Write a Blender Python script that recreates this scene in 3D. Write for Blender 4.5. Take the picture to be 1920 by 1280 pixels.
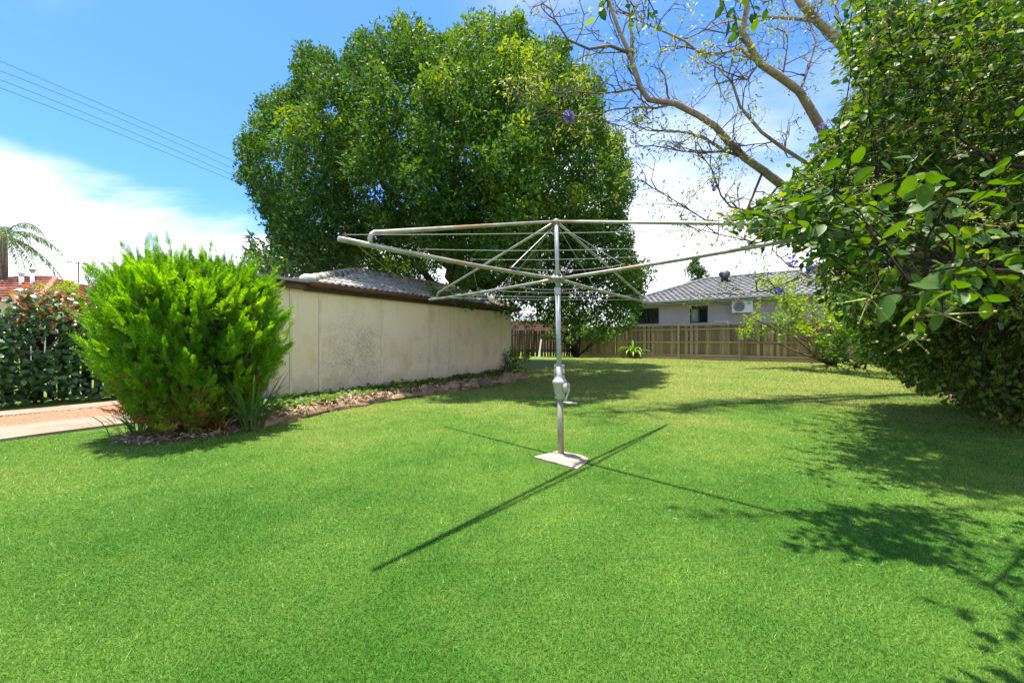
import bpy, math, random
import numpy as np
from mathutils import Vector, Matrix, Quaternion
random.seed(7); RNG = np.random.default_rng(11)
for o in list(bpy.data.objects): bpy.data.objects.remove(o)
SC = bpy.context.scene; COL = SC.collection
R = math.radians
# ------------------------------------------------------------------ camera
FPX, HX, HY, EYE = 720.0, 960.0, 638.0, 1.2
cam = bpy.data.cameras.new('camera'); camo = bpy.data.objects.new('camera', cam); COL.objects.link(camo)
cam.sensor_width = 36; cam.lens = FPX/1920*36; cam.clip_start = 0.05; cam.clip_end = 3000
cam.shift_y = -2/1920
camo.location = (0, 0, EYE); camo.rotation_euler = (R(90), 0, 0); SC.camera = camo
# ------------------------------------------------------------------ sky, sun, exposure
SUN_UP = Vector((-0.139, 0.092, 1)).normalized()
world = bpy.data.worlds.new('World'); SC.world = world; world.use_nodes = True
def build_world():
    nt = world.node_tree; N = nt.nodes; L = nt.links; N.clear()
    out = N.new('ShaderNodeOutputWorld'); bg = N.new('ShaderNodeBackground'); bg.inputs['Strength'].default_value = 0.15
    sky = N.new('ShaderNodeTexSky'); sky.sky_type = 'NISHITA'; sky.sun_disc = False
    sky.sun_elevation = math.asin(SUN_UP.z); sky.sun_rotation = math.atan2(SUN_UP.x, SUN_UP.y)
    sky.air_density = 1.0; sky.dust_density = 0.6; sky.ozone_density = 2.0
    tc = N.new('ShaderNodeTexCoord'); sep = N.new('ShaderNodeSeparateXYZ'); L.new(tc.outputs['Generated'], sep.inputs[0])
    def M(op, a, b=None, c=None):
        n = N.new('ShaderNodeMath'); n.operation = op
        for i, v in enumerate((a, b, c)):
            if v is None: continue
            if isinstance(v, (int, float)): n.inputs[i].default_value = v
            else: L.new(v, n.inputs[i])
        return n.outputs[0]
    zc = M('MAXIMUM', sep.outputs[2], 0.0); den = M('ADD', zc, 0.16)
    comb = N.new('ShaderNodeCombineXYZ'); L.new(M('DIVIDE', sep.outputs[0], den), comb.inputs[0]); L.new(M('DIVIDE', sep.outputs[1], den), comb.inputs[1])
    mp = N.new('ShaderNodeMapping'); mp.inputs['Location'].default_value = (3.1, 1.7, 0); mp.inputs['Scale'].default_value = (0.55, 0.75, 1); L.new(comb.outputs[0], mp.inputs[0])
    nz = N.new('ShaderNodeTexNoise'); nz.inputs['Scale'].default_value = 1.1; nz.inputs['Detail'].default_value = 8; nz.inputs['Roughness'].default_value = 0.52; nz.inputs['Distortion'].default_value = 0.25
    L.new(mp.outputs[0], nz.inputs['Vector'])
    # cloud amount grows towards the horizon and to the east (right)
    low = N.new('ShaderNodeMapRange'); low.inputs['From Min'].default_value = 0.36; low.inputs['From Max'].default_value = 0.20; low.inputs['To Max'].default_value = 0.42
    L.new(sep.outputs[2], low.inputs[0])
    east = N.new('ShaderNodeMapRange'); east.inputs['From Min'].default_value = -0.25; east.inputs['From Max'].default_value = 1.0; east.inputs['To Max'].default_value = 0.27  # extra cloud cover added out of view on the right for fill light
    L.new(sep.outputs[0], east.inputs[0])
    tot = M('ADD', M('ADD', nz.outputs[0], low.outputs[0]), east.outputs[0])
    f = N.new('ShaderNodeMapRange'); f.interpolation_type = 'SMOOTHSTEP'; f.inputs['From Min'].default_value = 0.56; f.inputs['From Max'].default_value = 0.80; f.inputs['To Max'].default_value = 0.94
    L.new(tot, f.inputs[0])
    tint = N.new('ShaderNodeMix'); tint.data_type = 'RGBA'; tint.blend_type = 'MULTIPLY'; tint.inputs[0].default_value = 1; L.new(sky.outputs[0], tint.inputs[6]); tint.inputs[7].default_value = (0.152, 0.262, 0.41, 1)
    mix = N.new('ShaderNodeMix'); mix.data_type = 'RGBA'; L.new(f.outputs[0], mix.inputs[0]); L.new(tint.outputs[2], mix.inputs[6]); 
    n2 = N.new('ShaderNodeTexNoise'); n2.inputs['Scale'].default_value = 2.3; n2.inputs['Detail'].default_value = 6; L.new(mp.outputs[0], n2.inputs['Vector'])
    cr_ = N.new('ShaderNodeValToRGB'); cr_.color_ramp.elements[0].position = .32; cr_.color_ramp.elements[0].color = (1.3, 1.4, 1.52, 1); cr_.color_ramp.elements[1].position = .62; cr_.color_ramp.elements[1].color = (2.6, 2.6, 2.65, 1)
    L.new(n2.outputs[0], cr_.inputs[0]); L.new(cr_.outputs[0], mix.inputs[7])
    L.new(mix.outputs[2], bg.inputs['Color']); L.new(bg.outputs[0], out.inputs[0])
build_world()
sun = bpy.data.lights.new('sun', 'SUN'); suno = bpy.data.objects.new('sun', sun); COL.objects.link(suno)
sun.energy = 2.25; sun.angle = R(1.0); sun.color = (1, 0.92, 0.79)
suno.rotation_euler = SUN_UP.to_track_quat('Z', 'Y').to_euler()
SC.view_settings.view_transform = 'Standard'; SC.view_settings.look = 'None'; SC.view_settings.gamma = 1
SC.view_settings.exposure = 2.45
SC.render.engine = 'CYCLES'
# ------------------------------------------------------------------ helpers
def sstep(a, b, x):
    t = np.clip((np.asarray(x, float)-a)/(b-a), 0, 1); return t*t*(3-2*t)
def gz(x, y): return 0.25*sstep(9, 20, y)                      # the yard rises gently towards the back fence
def at(px, py, d): return Vector(((px-HX)/FPX*d, d, EYE+(HY-py)/FPX*d))
def gp(px, py, dz=0.0):                                         # where a pixel meets the ground
    z = dz
    for _ in range(12):
        d = (EYE-z)*FPX/(py-HY); z = float(gz(0, d))+dz
    return at(px, py, d)
ORG = {}
def npmesh(name, V, Fs, smooth=False):
    V = np.asarray(V, np.float32); Fs = np.asarray(Fs, np.int32)
    me = bpy.data.meshes.new(name); k = Fs.shape[1]; n = len(Fs)
    me.vertices.add(len(V)); me.vertices.foreach_set('co', V.ravel())
    me.loops.add(n*k); me.loops.foreach_set('vertex_index', Fs.ravel())
    me.polygons.add(n); me.polygons.foreach_set('loop_start', np.arange(0, n*k, k, dtype=np.int32))
    if smooth: me.polygons.foreach_set('use_smooth', np.ones(n, dtype=bool))
    me.update(calc_edges=True); return me
class MB:
    def __init__(s): s.v = []; s.f = []
    def add(s, vs, fs):
        b = len(s.v); s.v += [tuple(v) for v in vs]; s.f += [tuple(i+b for i in f) for f in fs]; return s
    def box(s, c, size, M=None):
        hx, hy, hz = [q/2 for q in size]; c = Vector(c)
        vs = [Vector((x, y, z)) for x in (-hx, hx) for y in (-hy, hy) for z in (-hz, hz)]
        if M: vs = [M @ v for v in vs]
        return s.add([c+v for v in vs], [(0,1,3,2),(4,6,7,5),(0,4,5,1),(2,3,7,6),(0,2,6,4),(1,5,7,3)])
    def tube(s, pts, rad, n=8, cap=True):
        pts = [Vector(p) for p in pts]
        if not hasattr(rad, '__len__'): rad = [rad]*len(pts)
        b = len(s.v); prev = None
        for i, p in enumerate(pts):
            t = (pts[min(i+1, len(pts)-1)]-pts[max(i-1, 0)]).normalized()
            if prev is None:
                a = t.orthogonal().normalized()
            else:
                a = (prev-t*prev.dot(t)); a = a.normalized() if a.length > 1e-6 else t.orthogonal().normalized()
            prev = a; c = t.cross(a)
            for k in range(n):
                q = 2*math.pi*k/n; s.v.append(tuple(p+(a*math.cos(q)+c*math.sin(q))*rad[i]))
        for i in range(len(pts)-1):
            for k in range(n):
                k2 = (k+1) % n; s.f.append((b+i*n+k, b+i*n+k2, b+(i+1)*n+k2, b+(i+1)*n+k))
        if cap:
            s.f.append(tuple(b+k for k in reversed(range(n)))); e = b+(len(pts)-1)*n; s.f.append(tuple(e+k for k in range(n)))
        return s
    def lathe(s, base, prof, n=16, axis=Vector((0,0,1))):
        base = Vector(base); q = axis.to_track_quat('Z', 'Y'); b = len(s.v)
        for r, z in prof:
            for k in range(n):
                a = 2*math.pi*k/n; s.v.append(tuple(base+q @ Vector((r*math.cos(a), r*math.sin(a), z))))
        for i in range(len(prof)-1):
            for k in range(n):
                k2 = (k+1) % n; s.f.append((b+i*n+k, b+i*n+k2, b+(i+1)*n+k2, b+(i+1)*n+k))
        s.f.append(tuple(b+k for k in reversed(range(n)))); e = b+(len(prof)-1)*n; s.f.append(tuple(e+k for k in range(n)))
        return s
    def mesh(s, name, off=Vector((0,0,0)), smooth=False):
        me = bpy.data.meshes.new(name); me.from_pydata([tuple(Vector(v)-off) for v in s.v], [], s.f)
        if smooth:
            me.polygons.foreach_set('use_smooth', np.ones(len(me.polygons), dtype=bool))
        me.update(); return me
def tag(o, label=None, cat=None, group=None, kind=None):
    if label: o['label'] = label
    if cat: o['category'] = cat
    if group: o['group'] = group
    if kind: o['kind'] = kind
    return o
def link(name, me, mat, parent=None, loc=None):
    o = bpy.data.objects.new(name, me); COL.objects.link(o)
    if mat is not None and me is not None and not me.materials: me.materials.append(mat)
    if parent is not None: o.parent = parent; ORG[o.name] = ORG[parent.name]
    else: ORG[o.name] = Vector(loc) if loc is not None else Vector((0,0,0)); o.location = ORG[o.name]
    return o
def thing(name, label, cat, loc, group=None):
    o = bpy.data.objects.new(name, None); COL.objects.link(o); o.location = loc; o.empty_display_size = 0.2
    ORG[o.name] = Vector(loc); return tag(o, label, cat, group)
def part(name, mb, mat, parent, smooth=False, kind=None):
    o = link(name, mb.mesh(name, ORG[parent.name], smooth), mat, parent)
    return tag(o, kind=kind)
def part_np(name, V, Fs, mat, parent, smooth=False, kind=None):
    off = np.array(ORG[parent.name]); return tag(link(name, npmesh(name, np.asarray(V)-off, Fs, smooth), mat, parent), kind=kind)
def piece(name, me, parent, M):
    o = bpy.data.objects.new(name, me); COL.objects.link(o); o.parent = parent
    o.matrix_basis = Matrix.Translation(-ORG[parent.name]) @ M; ORG[o.name] = ORG[parent.name]; return o
def frame(o, u, up=Vector((0,0,1))):                            # local x = u, y = inward, z = up
    u = Vector(u).normalized(); z = Vector(up).normalized(); y = z.cross(u).normalized(); z = u.cross(y)
    M = Matrix((u, y, z)).transposed().to_4x4(); M.translation = o; return M
# ---- foliage helpers (numpy)
def runit(n):
    v = RNG.normal(size=(n, 3)); return v/np.linalg.norm(v, axis=1, keepdims=True)
def nrm(v): return v/np.maximum(np.linalg.norm(v, axis=1, keepdims=True), 1e-9)
def leafset(T, pos, xd, nd, sc):
    TV, TF = T; x = nrm(xd); z = nd-x*np.sum(nd*x, 1, keepdims=True); z = nrm(z+1e-6); y = np.cross(z, x)
    sc = np.broadcast_to(np.asarray(sc, float), (len(pos),))
    V = (pos[:, None, :] + sc[:, None, None]*(TV[None, :, 0:1]*x[:, None, :] + TV[None, :, 1:2]*y[:, None, :] + TV[None, :, 2:3]*z[:, None, :]))
    Fs = TF[None]+(np.arange(len(pos))*len(TV))[:, None, None]
    return V.reshape(-1, 3), Fs.reshape(-1, TF.shape[1])
def cat(parts):
    Vs, Fs, b = [], [], 0
    for V, F_ in parts:
        Vs.append(V); Fs.append(F_+b); b += len(V)
    return np.concatenate(Vs), np.concatenate(Fs)
T_SMALL = (np.array([(0,0,0),(.5,.25,.07),(1,0,-.04),(.5,-.25,.07)], float), np.array([(0,2,1),(0,3,2)]))
T_LONG = (np.array([(0,0,0),(.45,.13,.05),(1,0,-.2),(.45,-.13,.05),(.5,0,.02)], float), np.array([(0,4,1),(4,2,1),(0,3,4),(4,3,2)]))
def big_leaf(w=.25, droop=.16, fold=.06, lite=False):
    xs = [0, .12, .35, .62, .85, 1.0]; ws = [0, .6, 1, .95, .55, 0]; V = []; F_ = []
    if lite: xs = [0, .28, .70, 1.0]; ws = [0, .95, .9, 0]
    for x, q in zip(xs, ws):
        z = -droop*x*x; V += [(x, 0, z), (x, w*q, z+fold*q), (x, -w*q, z+fold*q)]
    for i in range(len(xs)-1):
        a, b = i*3, i*3+3
        F_ += [(a, b, b+1), (a, b+1, a+1), (a, a+2, b+2), (a, b+2, b)]
    return np.array(V, float), np.array(F_)
T_BIG = big_leaf()
def spray():
    V, F_ = [], []
    def dia(p, q, w):
        p = np.array(p); q = np.array(q); d = q-p; s = np.array((-d[1], d[0], 0)); s = s/np.linalg.norm(s)*w; m = p+d*.45; b = len(V)
        V.extend([p, m+s+(0,0,.012), q, m-s-(0,0,.006)]); F_.extend([(b, b+2, b+1), (b, b+3, b+2)])
    dia((0,0,0), (1,0,.05), .022)
    for i, t in enumerate((.12, .30, .48, .66, .84)):
        l = .46*(1-.6*t)
        for s in (-1, 1): dia((t, 0, .03*t), (t+l*.72, s*l*.72, .03*((i*7) % 3-1)), .05)
    return np.array(V, float), np.array(F_)
T_SPRAY = spray()
def clump_leaves(C, RAD, cnt, size, T=T_SMALL, up=.5, shell=.5, vs=1.0, jit=.7):
    C = np.asarray(C, float); RAD = np.asarray(RAD, float); cnt = np.asarray(cnt, int)
    idx = np.repeat(np.arange(len(C)), cnt); n = len(idx); dr = runit(n)
    r = RNG.random(n)**(1/3)*(1-shell)+shell*(.8+.3*RNG.random(n)*RNG.random(n))
    off = dr*r[:, None]*RAD[idx][:, None]; off[:, 2] *= vs
    pos = C[idx]+off
    nd = dr*.6+np.array((0,0,up))+runit(n)*jit; xd = dr*.5+runit(n)+np.array((0,0,-.25))
    return leafset(T, pos, xd, nd, size*(.65+.7*RNG.random(n)))
# ------------------------------------------------------------------ materials
def newmat(name):
    m = bpy.data.materials.new(name); m.use_nodes = True; nt = m.node_tree; nt.nodes.clear()
    out = nt.nodes.new('ShaderNodeOutputMaterial'); p = nt.nodes.new('ShaderNodeBsdfPrincipled'); nt.links.new(p.outputs[0], out.inputs[0])
    return m, nt, p, out
def ramp(nt, fac, stops):
    r = nt.nodes.new('ShaderNodeValToRGB'); els = r.color_ramp.elements
    while len(els) < len(stops): els.new(.5)
    for e, (p, c) in zip(els, stops): e.position = p; e.color = (*c, 1)
    if fac is not None: nt.links.new(fac, r.inputs[0])
    return r
def noise(nt, scale, detail=4, rough=.55, coord='Object', vec=None, sc3=None):
    n = nt.nodes.new('ShaderNodeTexNoise'); n.inputs['Scale'].default_value = scale; n.inputs['Detail'].default_value = detail; n.inputs['Roughness'].default_value = rough
    if vec is None:
        if coord == 'World': vec = nt.nodes.new('ShaderNodeNewGeometry').outputs['Position']
        else: vec = nt.nodes.new('ShaderNodeTexCoord').outputs[coord]
    if sc3:
        mp = nt.nodes.new('ShaderNodeMapping'); mp.inputs['Scale'].default_value = sc3; nt.links.new(vec, mp.inputs[0]); vec = mp.outputs[0]
    nt.links.new(vec, n.inputs['Vector']); return n.outputs[0]
def mixc(nt, fac, a, b, mode='MIX'):
    m = nt.nodes.new('ShaderNodeMix'); m.data_type = 'RGBA'; m.blend_type = mode
    for i, v in ((0, fac), (6, a), (7, b)):
        if isinstance(v, (int, float)): m.inputs[i].default_value = v
        elif isinstance(v, tuple): m.inputs[i].default_value = (*v, 1)
        else: nt.links.new(v, m.inputs[i])
    return m.outputs[2]
def bump(nt, p, h, strength=.3, dist=.01):
    b = nt.nodes.new('ShaderNodeBump'); b.inputs['Strength'].default_value = strength; b.inputs['Distance'].default_value = dist
    nt.links.new(h, b.inputs['Height']); nt.links.new(b.outputs[0], p.inputs['Normal'])
def leafmat(name, stops, trans=.35, rough=.42, patch=None, spec=.4, tcol=None):
    """leaf colours vary from leaf to leaf; light passes through the blade"""
    m, nt, p, out = newmat(name); g = nt.nodes.new('ShaderNodeNewGeometry'); fac = g.outputs['Random Per Island']
    if patch:
        nz = noise(nt, patch, 2, coord='World'); ma = nt.nodes.new('ShaderNodeMath'); ma.operation = 'MULTIPLY_ADD'
        mr = nt.nodes.new('ShaderNodeMapRange'); mr.inputs[1].default_value = .3; mr.inputs[2].default_value = .7; nt.links.new(nz, mr.inputs[0])
        nt.links.new(fac, ma.inputs[0]); ma.inputs[1].default_value = .5; h = nt.nodes.new('ShaderNodeMath'); h.operation = 'MULTIPLY'; nt.links.new(mr.outputs[0], h.inputs[0]); h.inputs[1].default_value = .5
        nt.links.new(h.outputs[0], ma.inputs[2]); fac = ma.outputs[0]
    r = ramp(nt, fac, stops); nt.links.new(r.outputs[0], p.inputs['Base Color']); p.inputs['Roughness'].default_value = rough; p.inputs['Specular IOR Level'].default_value = spec
    t = nt.nodes.new('ShaderNodeBsdfTranslucent'); hs = nt.nodes.new('ShaderNodeHueSaturation'); hs.inputs['Saturation'].default_value = 1.15; hs.inputs['Value'].default_value = 1.5; hs.inputs['Hue'].default_value = .485
    nt.links.new(r.outputs[0], hs.inputs['Color']); nt.links.new(hs.outputs[0], t.inputs[0])
    mx = nt.nodes.new('ShaderNodeMixShader'); mx.inputs[0].default_value = trans; nt.links.new(p.outputs[0], mx.inputs[1]); nt.links.new(t.outputs[0], mx.inputs[2]); nt.links.new(mx.outputs[0], out.inputs[0])
    return m
def plain(name, col, rough=.6, metal=0, var=0.0, vscale=8, bscale=None, bstr=.2, spec=.5, objvar=0.0):
    m, nt, p, out = newmat(name); p.inputs['Roughness'].default_value = rough; p.inputs['Metallic'].default_value = metal; p.inputs['Specular IOR Level'].default_value = spec
    c = tuple(col)
    if var:
        nz = noise(nt, vscale, 5, .6, 'World'); c = ramp(nt, nz, [(.3, tuple(max(0, q*(1-var)) for q in col)), (.7, tuple(min(1, q*(1+var)) for q in col))]).outputs[0]
    if objvar:
        oi = nt.nodes.new('ShaderNodeObjectInfo'); rr = ramp(nt, oi.outputs['Random'], [(0, (1-objvar,)*3), (1, (1+objvar, 1+objvar*.9, 1+objvar*.8))])
        c = mixc(nt, 1.0, c, rr.outputs[0], 'MULTIPLY')
    if isinstance(c, tuple): p.inputs['Base Color'].default_value = (*c, 1)
    else: nt.links.new(c, p.inputs['Base Color'])
    if bscale: bump(nt, p, noise(nt, bscale, 6, .6, 'World'), bstr)
    return m
def woodmat(name, dark, light, along, objvar=.45, rust=None):
    m, nt, p, out = newmat(name); p.inputs['Roughness'].default_value = .85
    sc = {'z': (22, 22, 1.3), 'x': (1.3, 22, 22)}[along]
    nz = noise(nt, 1.0, 6, .65, 'Object', sc3=sc); c = ramp(nt, nz, [(.28, dark), (.72, light)]).outputs[0]
    oi = nt.nodes.new('ShaderNodeObjectInfo'); rr = ramp(nt, oi.outputs['Random'], [(0, (1-objvar,)*3), (.5, (1, .97, .92)), (1, (1+objvar, 1+objvar, 1+objvar))])
    c = mixc(nt, 1.0, c, rr.outputs[0], 'MULTIPLY'); nt.links.new(c, p.inputs['Base Color']); bump(nt, p, nz, .35, .004); return m
MT = {}
def lawn_colour(nt):
    n1 = noise(nt, .55, 3, .55, 'World'); n2 = noise(nt, 3.2, 4, .6, 'World')
    a = nt.nodes.new('ShaderNodeMath'); a.operation = 'MULTIPLY_ADD'; nt.links.new(n2, a.inputs[0]); a.inputs[1].default_value = .45; nt.links.new(n1, a.inputs[2])
    s = nt.nodes.new('ShaderNodeMath'); s.operation = 'MULTIPLY_ADD'
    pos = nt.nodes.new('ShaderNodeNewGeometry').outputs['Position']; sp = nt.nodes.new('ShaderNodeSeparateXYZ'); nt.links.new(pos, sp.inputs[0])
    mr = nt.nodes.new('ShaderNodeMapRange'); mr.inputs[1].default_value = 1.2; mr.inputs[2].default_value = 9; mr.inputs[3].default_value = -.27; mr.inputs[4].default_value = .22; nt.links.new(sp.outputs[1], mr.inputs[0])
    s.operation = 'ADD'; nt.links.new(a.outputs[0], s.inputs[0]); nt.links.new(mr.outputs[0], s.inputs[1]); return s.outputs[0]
def mat_grass(blade):
    m, nt, p, out = newmat('grass_blade' if blade else 'lawn_ground'); f = lawn_colour(nt)
    if blade:
        g = nt.nodes.new('ShaderNodeNewGeometry'); a = nt.nodes.new('ShaderNodeMath'); a.operation = 'MULTIPLY_ADD'; nt.links.new(g.outputs['Random Per Island'], a.inputs[0]); a.inputs[1].default_value = .28; nt.links.new(f, a.inputs[2])
        s2 = nt.nodes.new('ShaderNodeMath'); s2.operation = 'SUBTRACT'; nt.links.new(a.outputs[0], s2.inputs[0]); s2.inputs[1].default_value = .14; f = s2.outputs[0]
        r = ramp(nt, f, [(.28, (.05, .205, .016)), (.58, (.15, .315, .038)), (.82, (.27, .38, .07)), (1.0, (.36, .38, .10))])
        br = ramp(nt, noise(nt, 5.5, 5, .7, 'World'), [(.56, (0,)*3), (.70, (.55,)*3)]).outputs[0]; rc = mixc(nt, br, r.outputs[0], (.20, .21, .05))
        t = nt.nodes.new('ShaderNodeBsdfTranslucent'); nt.links.new(rc, t.inputs[0]); nt.links.new(rc, p.inputs['Base Color']); p.inputs['Roughness'].default_value = .5; p.inputs['Specular IOR Level'].default_value = .3
        mx = nt.nodes.new('ShaderNodeMixShader'); mx.inputs[0].default_value = .35; nt.links.new(p.outputs[0], mx.inputs[1]); nt.links.new(t.outputs[0], mx.inputs[2]); nt.links.new(mx.outputs[0], out.inputs[0])
    else:
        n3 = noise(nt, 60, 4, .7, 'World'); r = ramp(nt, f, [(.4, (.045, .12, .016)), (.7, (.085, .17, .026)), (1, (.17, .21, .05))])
        r2 = ramp(nt, n3, [(.35, (.45, .5, .4)), (.65, (1.25, 1.2, 1.1))]); c = mixc(nt, 1.0, r.outputs[0], r2.outputs[0], 'MULTIPLY'); nt.links.new(c, p.inputs['Base Color']); p.inputs['Roughness'].default_value = .9; p.inputs['Specular IOR Level'].default_value = .1; bump(nt, p, n3, .6, .02)
    return m
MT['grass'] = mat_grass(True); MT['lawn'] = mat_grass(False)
MT['gum'] = leafmat('tree_leaf', [(0, (.022, .065, .013)), (.45, (.045, .11, .019)), (.75, (.085, .17, .026)), (1, (.20, .285, .045))], .34, .6, .35, .2)
MT['gumyounglit'] = leafmat('lit_young_tree_leaf', [(0, (.08, .15, .02)), (.5, (.15, .235, .03)), (1, (.25, .33, .045))], .4, .6, .5, .2)  # new growth, its brighter yellow also painting highlights on the lobe tops
MT['cyp'] = leafmat('cypress_spray', [(0, (.055, .165, .016)), (.5, (.145, .33, .028)), (1, (.33, .52, .055))], .55, .6, 1.6, .2)
MT['cypdry'] = leafmat('dry_spray', [(0, (.16, .07, .025)), (.6, (.30, .14, .05)), (1, (.42, .25, .10))], .25, .7, None, .2)
MT['broad'] = leafmat('broad_leaf', [(0, (.022, .065, .011)), (.4, (.045, .11, .013)), (.75, (.085, .17, .018)), (1, (.19, .28, .03))], .42, .45, None, .3)
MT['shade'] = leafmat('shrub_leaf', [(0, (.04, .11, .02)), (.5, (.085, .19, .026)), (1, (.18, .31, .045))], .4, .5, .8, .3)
MT['lime'] = leafmat('lime_leaf', [(0, (.10, .20, .02)), (.5, (.19, .32, .03)), (1, (.32, .42, .06))], .45, .45, .8, .35)
MT['hedgegreen'] = leafmat('hedge_leaf', [(0, (.03, .095, .03)), (.6, (.07, .17, .055)), (1, (.14, .26, .06))], .25, .3, None, .6)
MT['hedgered'] = leafmat('young_red_leaf', [(0, (.05, .11, .02)), (.35, (.12, .15, .03)), (.6, (.30, .12, .04)), (1, (.46, .17, .07))], .35, .35, None, .5)
MT['loquat'] = leafmat('long_leaf', [(0, (.035, .09, .02)), (.6, (.07, .16, .03)), (1, (.22, .30, .06))], .3, .4, None, .45)
MT['strap'] = leafmat('strap_leaf', [(0, (.05, .11, .03)), (.6, (.10, .20, .045)), (1, (.20, .30, .08))], .3, .35, None, .5)
MT['clivia'] = leafmat('fleshy_leaf', [(0, (.09, .20, .03)), (.6, (.17, .31, .05)), (1, (.30, .42, .12))], .35, .35, None, .5)
MT['palm'] = leafmat('palm_leaf', [(0, (.045, .11, .025)), (.7, (.09, .17, .04)), (1, (.16, .22, .06))], .25, .4, None, .4)
MT['palmdry'] = leafmat('dry_palm', [(0, (.30, .14, .04)), (1, (.5, .27, .09))], .3, .6, None, .3)
MT['jac'] = leafmat('feather_leaf', [(0, (.10, .17, .025)), (.5, (.19, .26, .04)), (1, (.34, .36, .09))], .45, .45, None, .35)
MT['flower'] = leafmat('violet_petal', [(0, (.16, .12, .42)), (1, (.34, .26, .62))], .4, .5)
MT['berry'] = leafmat('bud', [(0, (.20, .22, .05)), (1, (.42, .38, .13))], .15, .5)
MT['litter'] = leafmat('dead_leaf', [(0, (.16, .10, .055)), (.6, (.38, .27, .16)), (1, (.60, .48, .33))], .15, .7, None, .2)
MT['bark'] = plain('bark', (.10, .075, .055), .9, var=.45, vscale=9, bscale=25, bstr=.6)
MT['barkpale'] = plain('pale_bark', (.33, .245, .18), .85, var=.4, vscale=12, bscale=30, bstr=.6)
MT['twig'] = plain('twig_bark', (.17, .10, .06), .8, var=.3, vscale=20)
MT['darktwig'] = plain('dark_twig', (.035, .026, .018), 1.0, var=.3, vscale=20, spec=.05)
MT['paling'] = woodmat('weathered_paling', (.16, .105, .065), (.48, .345, .22), 'z')
MT['rail'] = woodmat('weathered_rail', (.28, .19, .115), (.52, .385, .25), 'x', .15)
MT['oldpaling'] = woodmat('old_dark_paling', (.045, .032, .024), (.14, .105, .08), 'z', .3)
MT['blackpaling'] = woodmat('dark_stained_paling', (.02, .014, .012), (.05, .035, .03), 'z', .3)
MT['concrete'] = plain('concrete', (.26, .195, .14), .9, var=.28, vscale=2.5, bscale=60, bstr=.25)
MT['gravel'] = plain('red_gravel', (.40, .165, .10), .95, var=.45, vscale=40, bscale=55, bstr=.8)
MT['soil'] = plain('soil', (.16, .095, .055), .95, var=.5, vscale=6, bscale=30, bstr=.7)
MT['rock'] = plain('rock', (.25, .165, .105), .9, var=.5, vscale=6, bscale=18, bstr=.7, objvar=.35)
MT['brown'] = plain('brown_painted_gutter', (.12, .05, .03), .45, var=.3, vscale=5)
MT['browndark'] = plain('brown_timber', (.075, .045, .028), .7, var=.35, vscale=7)
MT['soffit'] = plain('soffit_board', (.35, .30, .22), .8)
def mat_galv():
    m, nt, p, out = newmat('galvanised_pipe'); n = noise(nt, 9, 5, .65, 'World'); n2 = noise(nt, 2.2, 4, .6, 'World')
    c = ramp(nt, n, [(.3, (.24, .22, .18)), (.7, (.48, .45, .39))]).outputs[0]
    ru = ramp(nt, n2, [(.54, (0, 0, 0)), (.68, (1, 1, 1))]).outputs[0]; c = mixc(nt, ru, c, (.36, .22, .11)); nt.links.new(c, p.inputs['Base Color'])
    p.inputs['Metallic'].default_value = .55; p.inputs['Roughness'].default_value = .48; return m
MT['galv'] = mat_galv()
MT['pole'] = plain('zinc_pole', (.44, .45, .45), .5, .45, .15, 25)
MT['poleold'] = plain('worn_pole', (.34, .29, .22), .6, .35, .25, 14)
MT['alloy'] = plain('cast_alloy', (.50, .47, .42), .42, .5, .15, 18)
MT['bolt'] = plain('bolt', (.06, .055, .05), .5, .6)
MT['wire'] = plain('line_wire', (.36, .35, .34), .45, .5)
MT['rustwire'] = plain('rusty_line', (.34, .20, .12), .7, .2)
MT['blackwire'] = plain('cable', (.03, .03, .035), .6)
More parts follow.
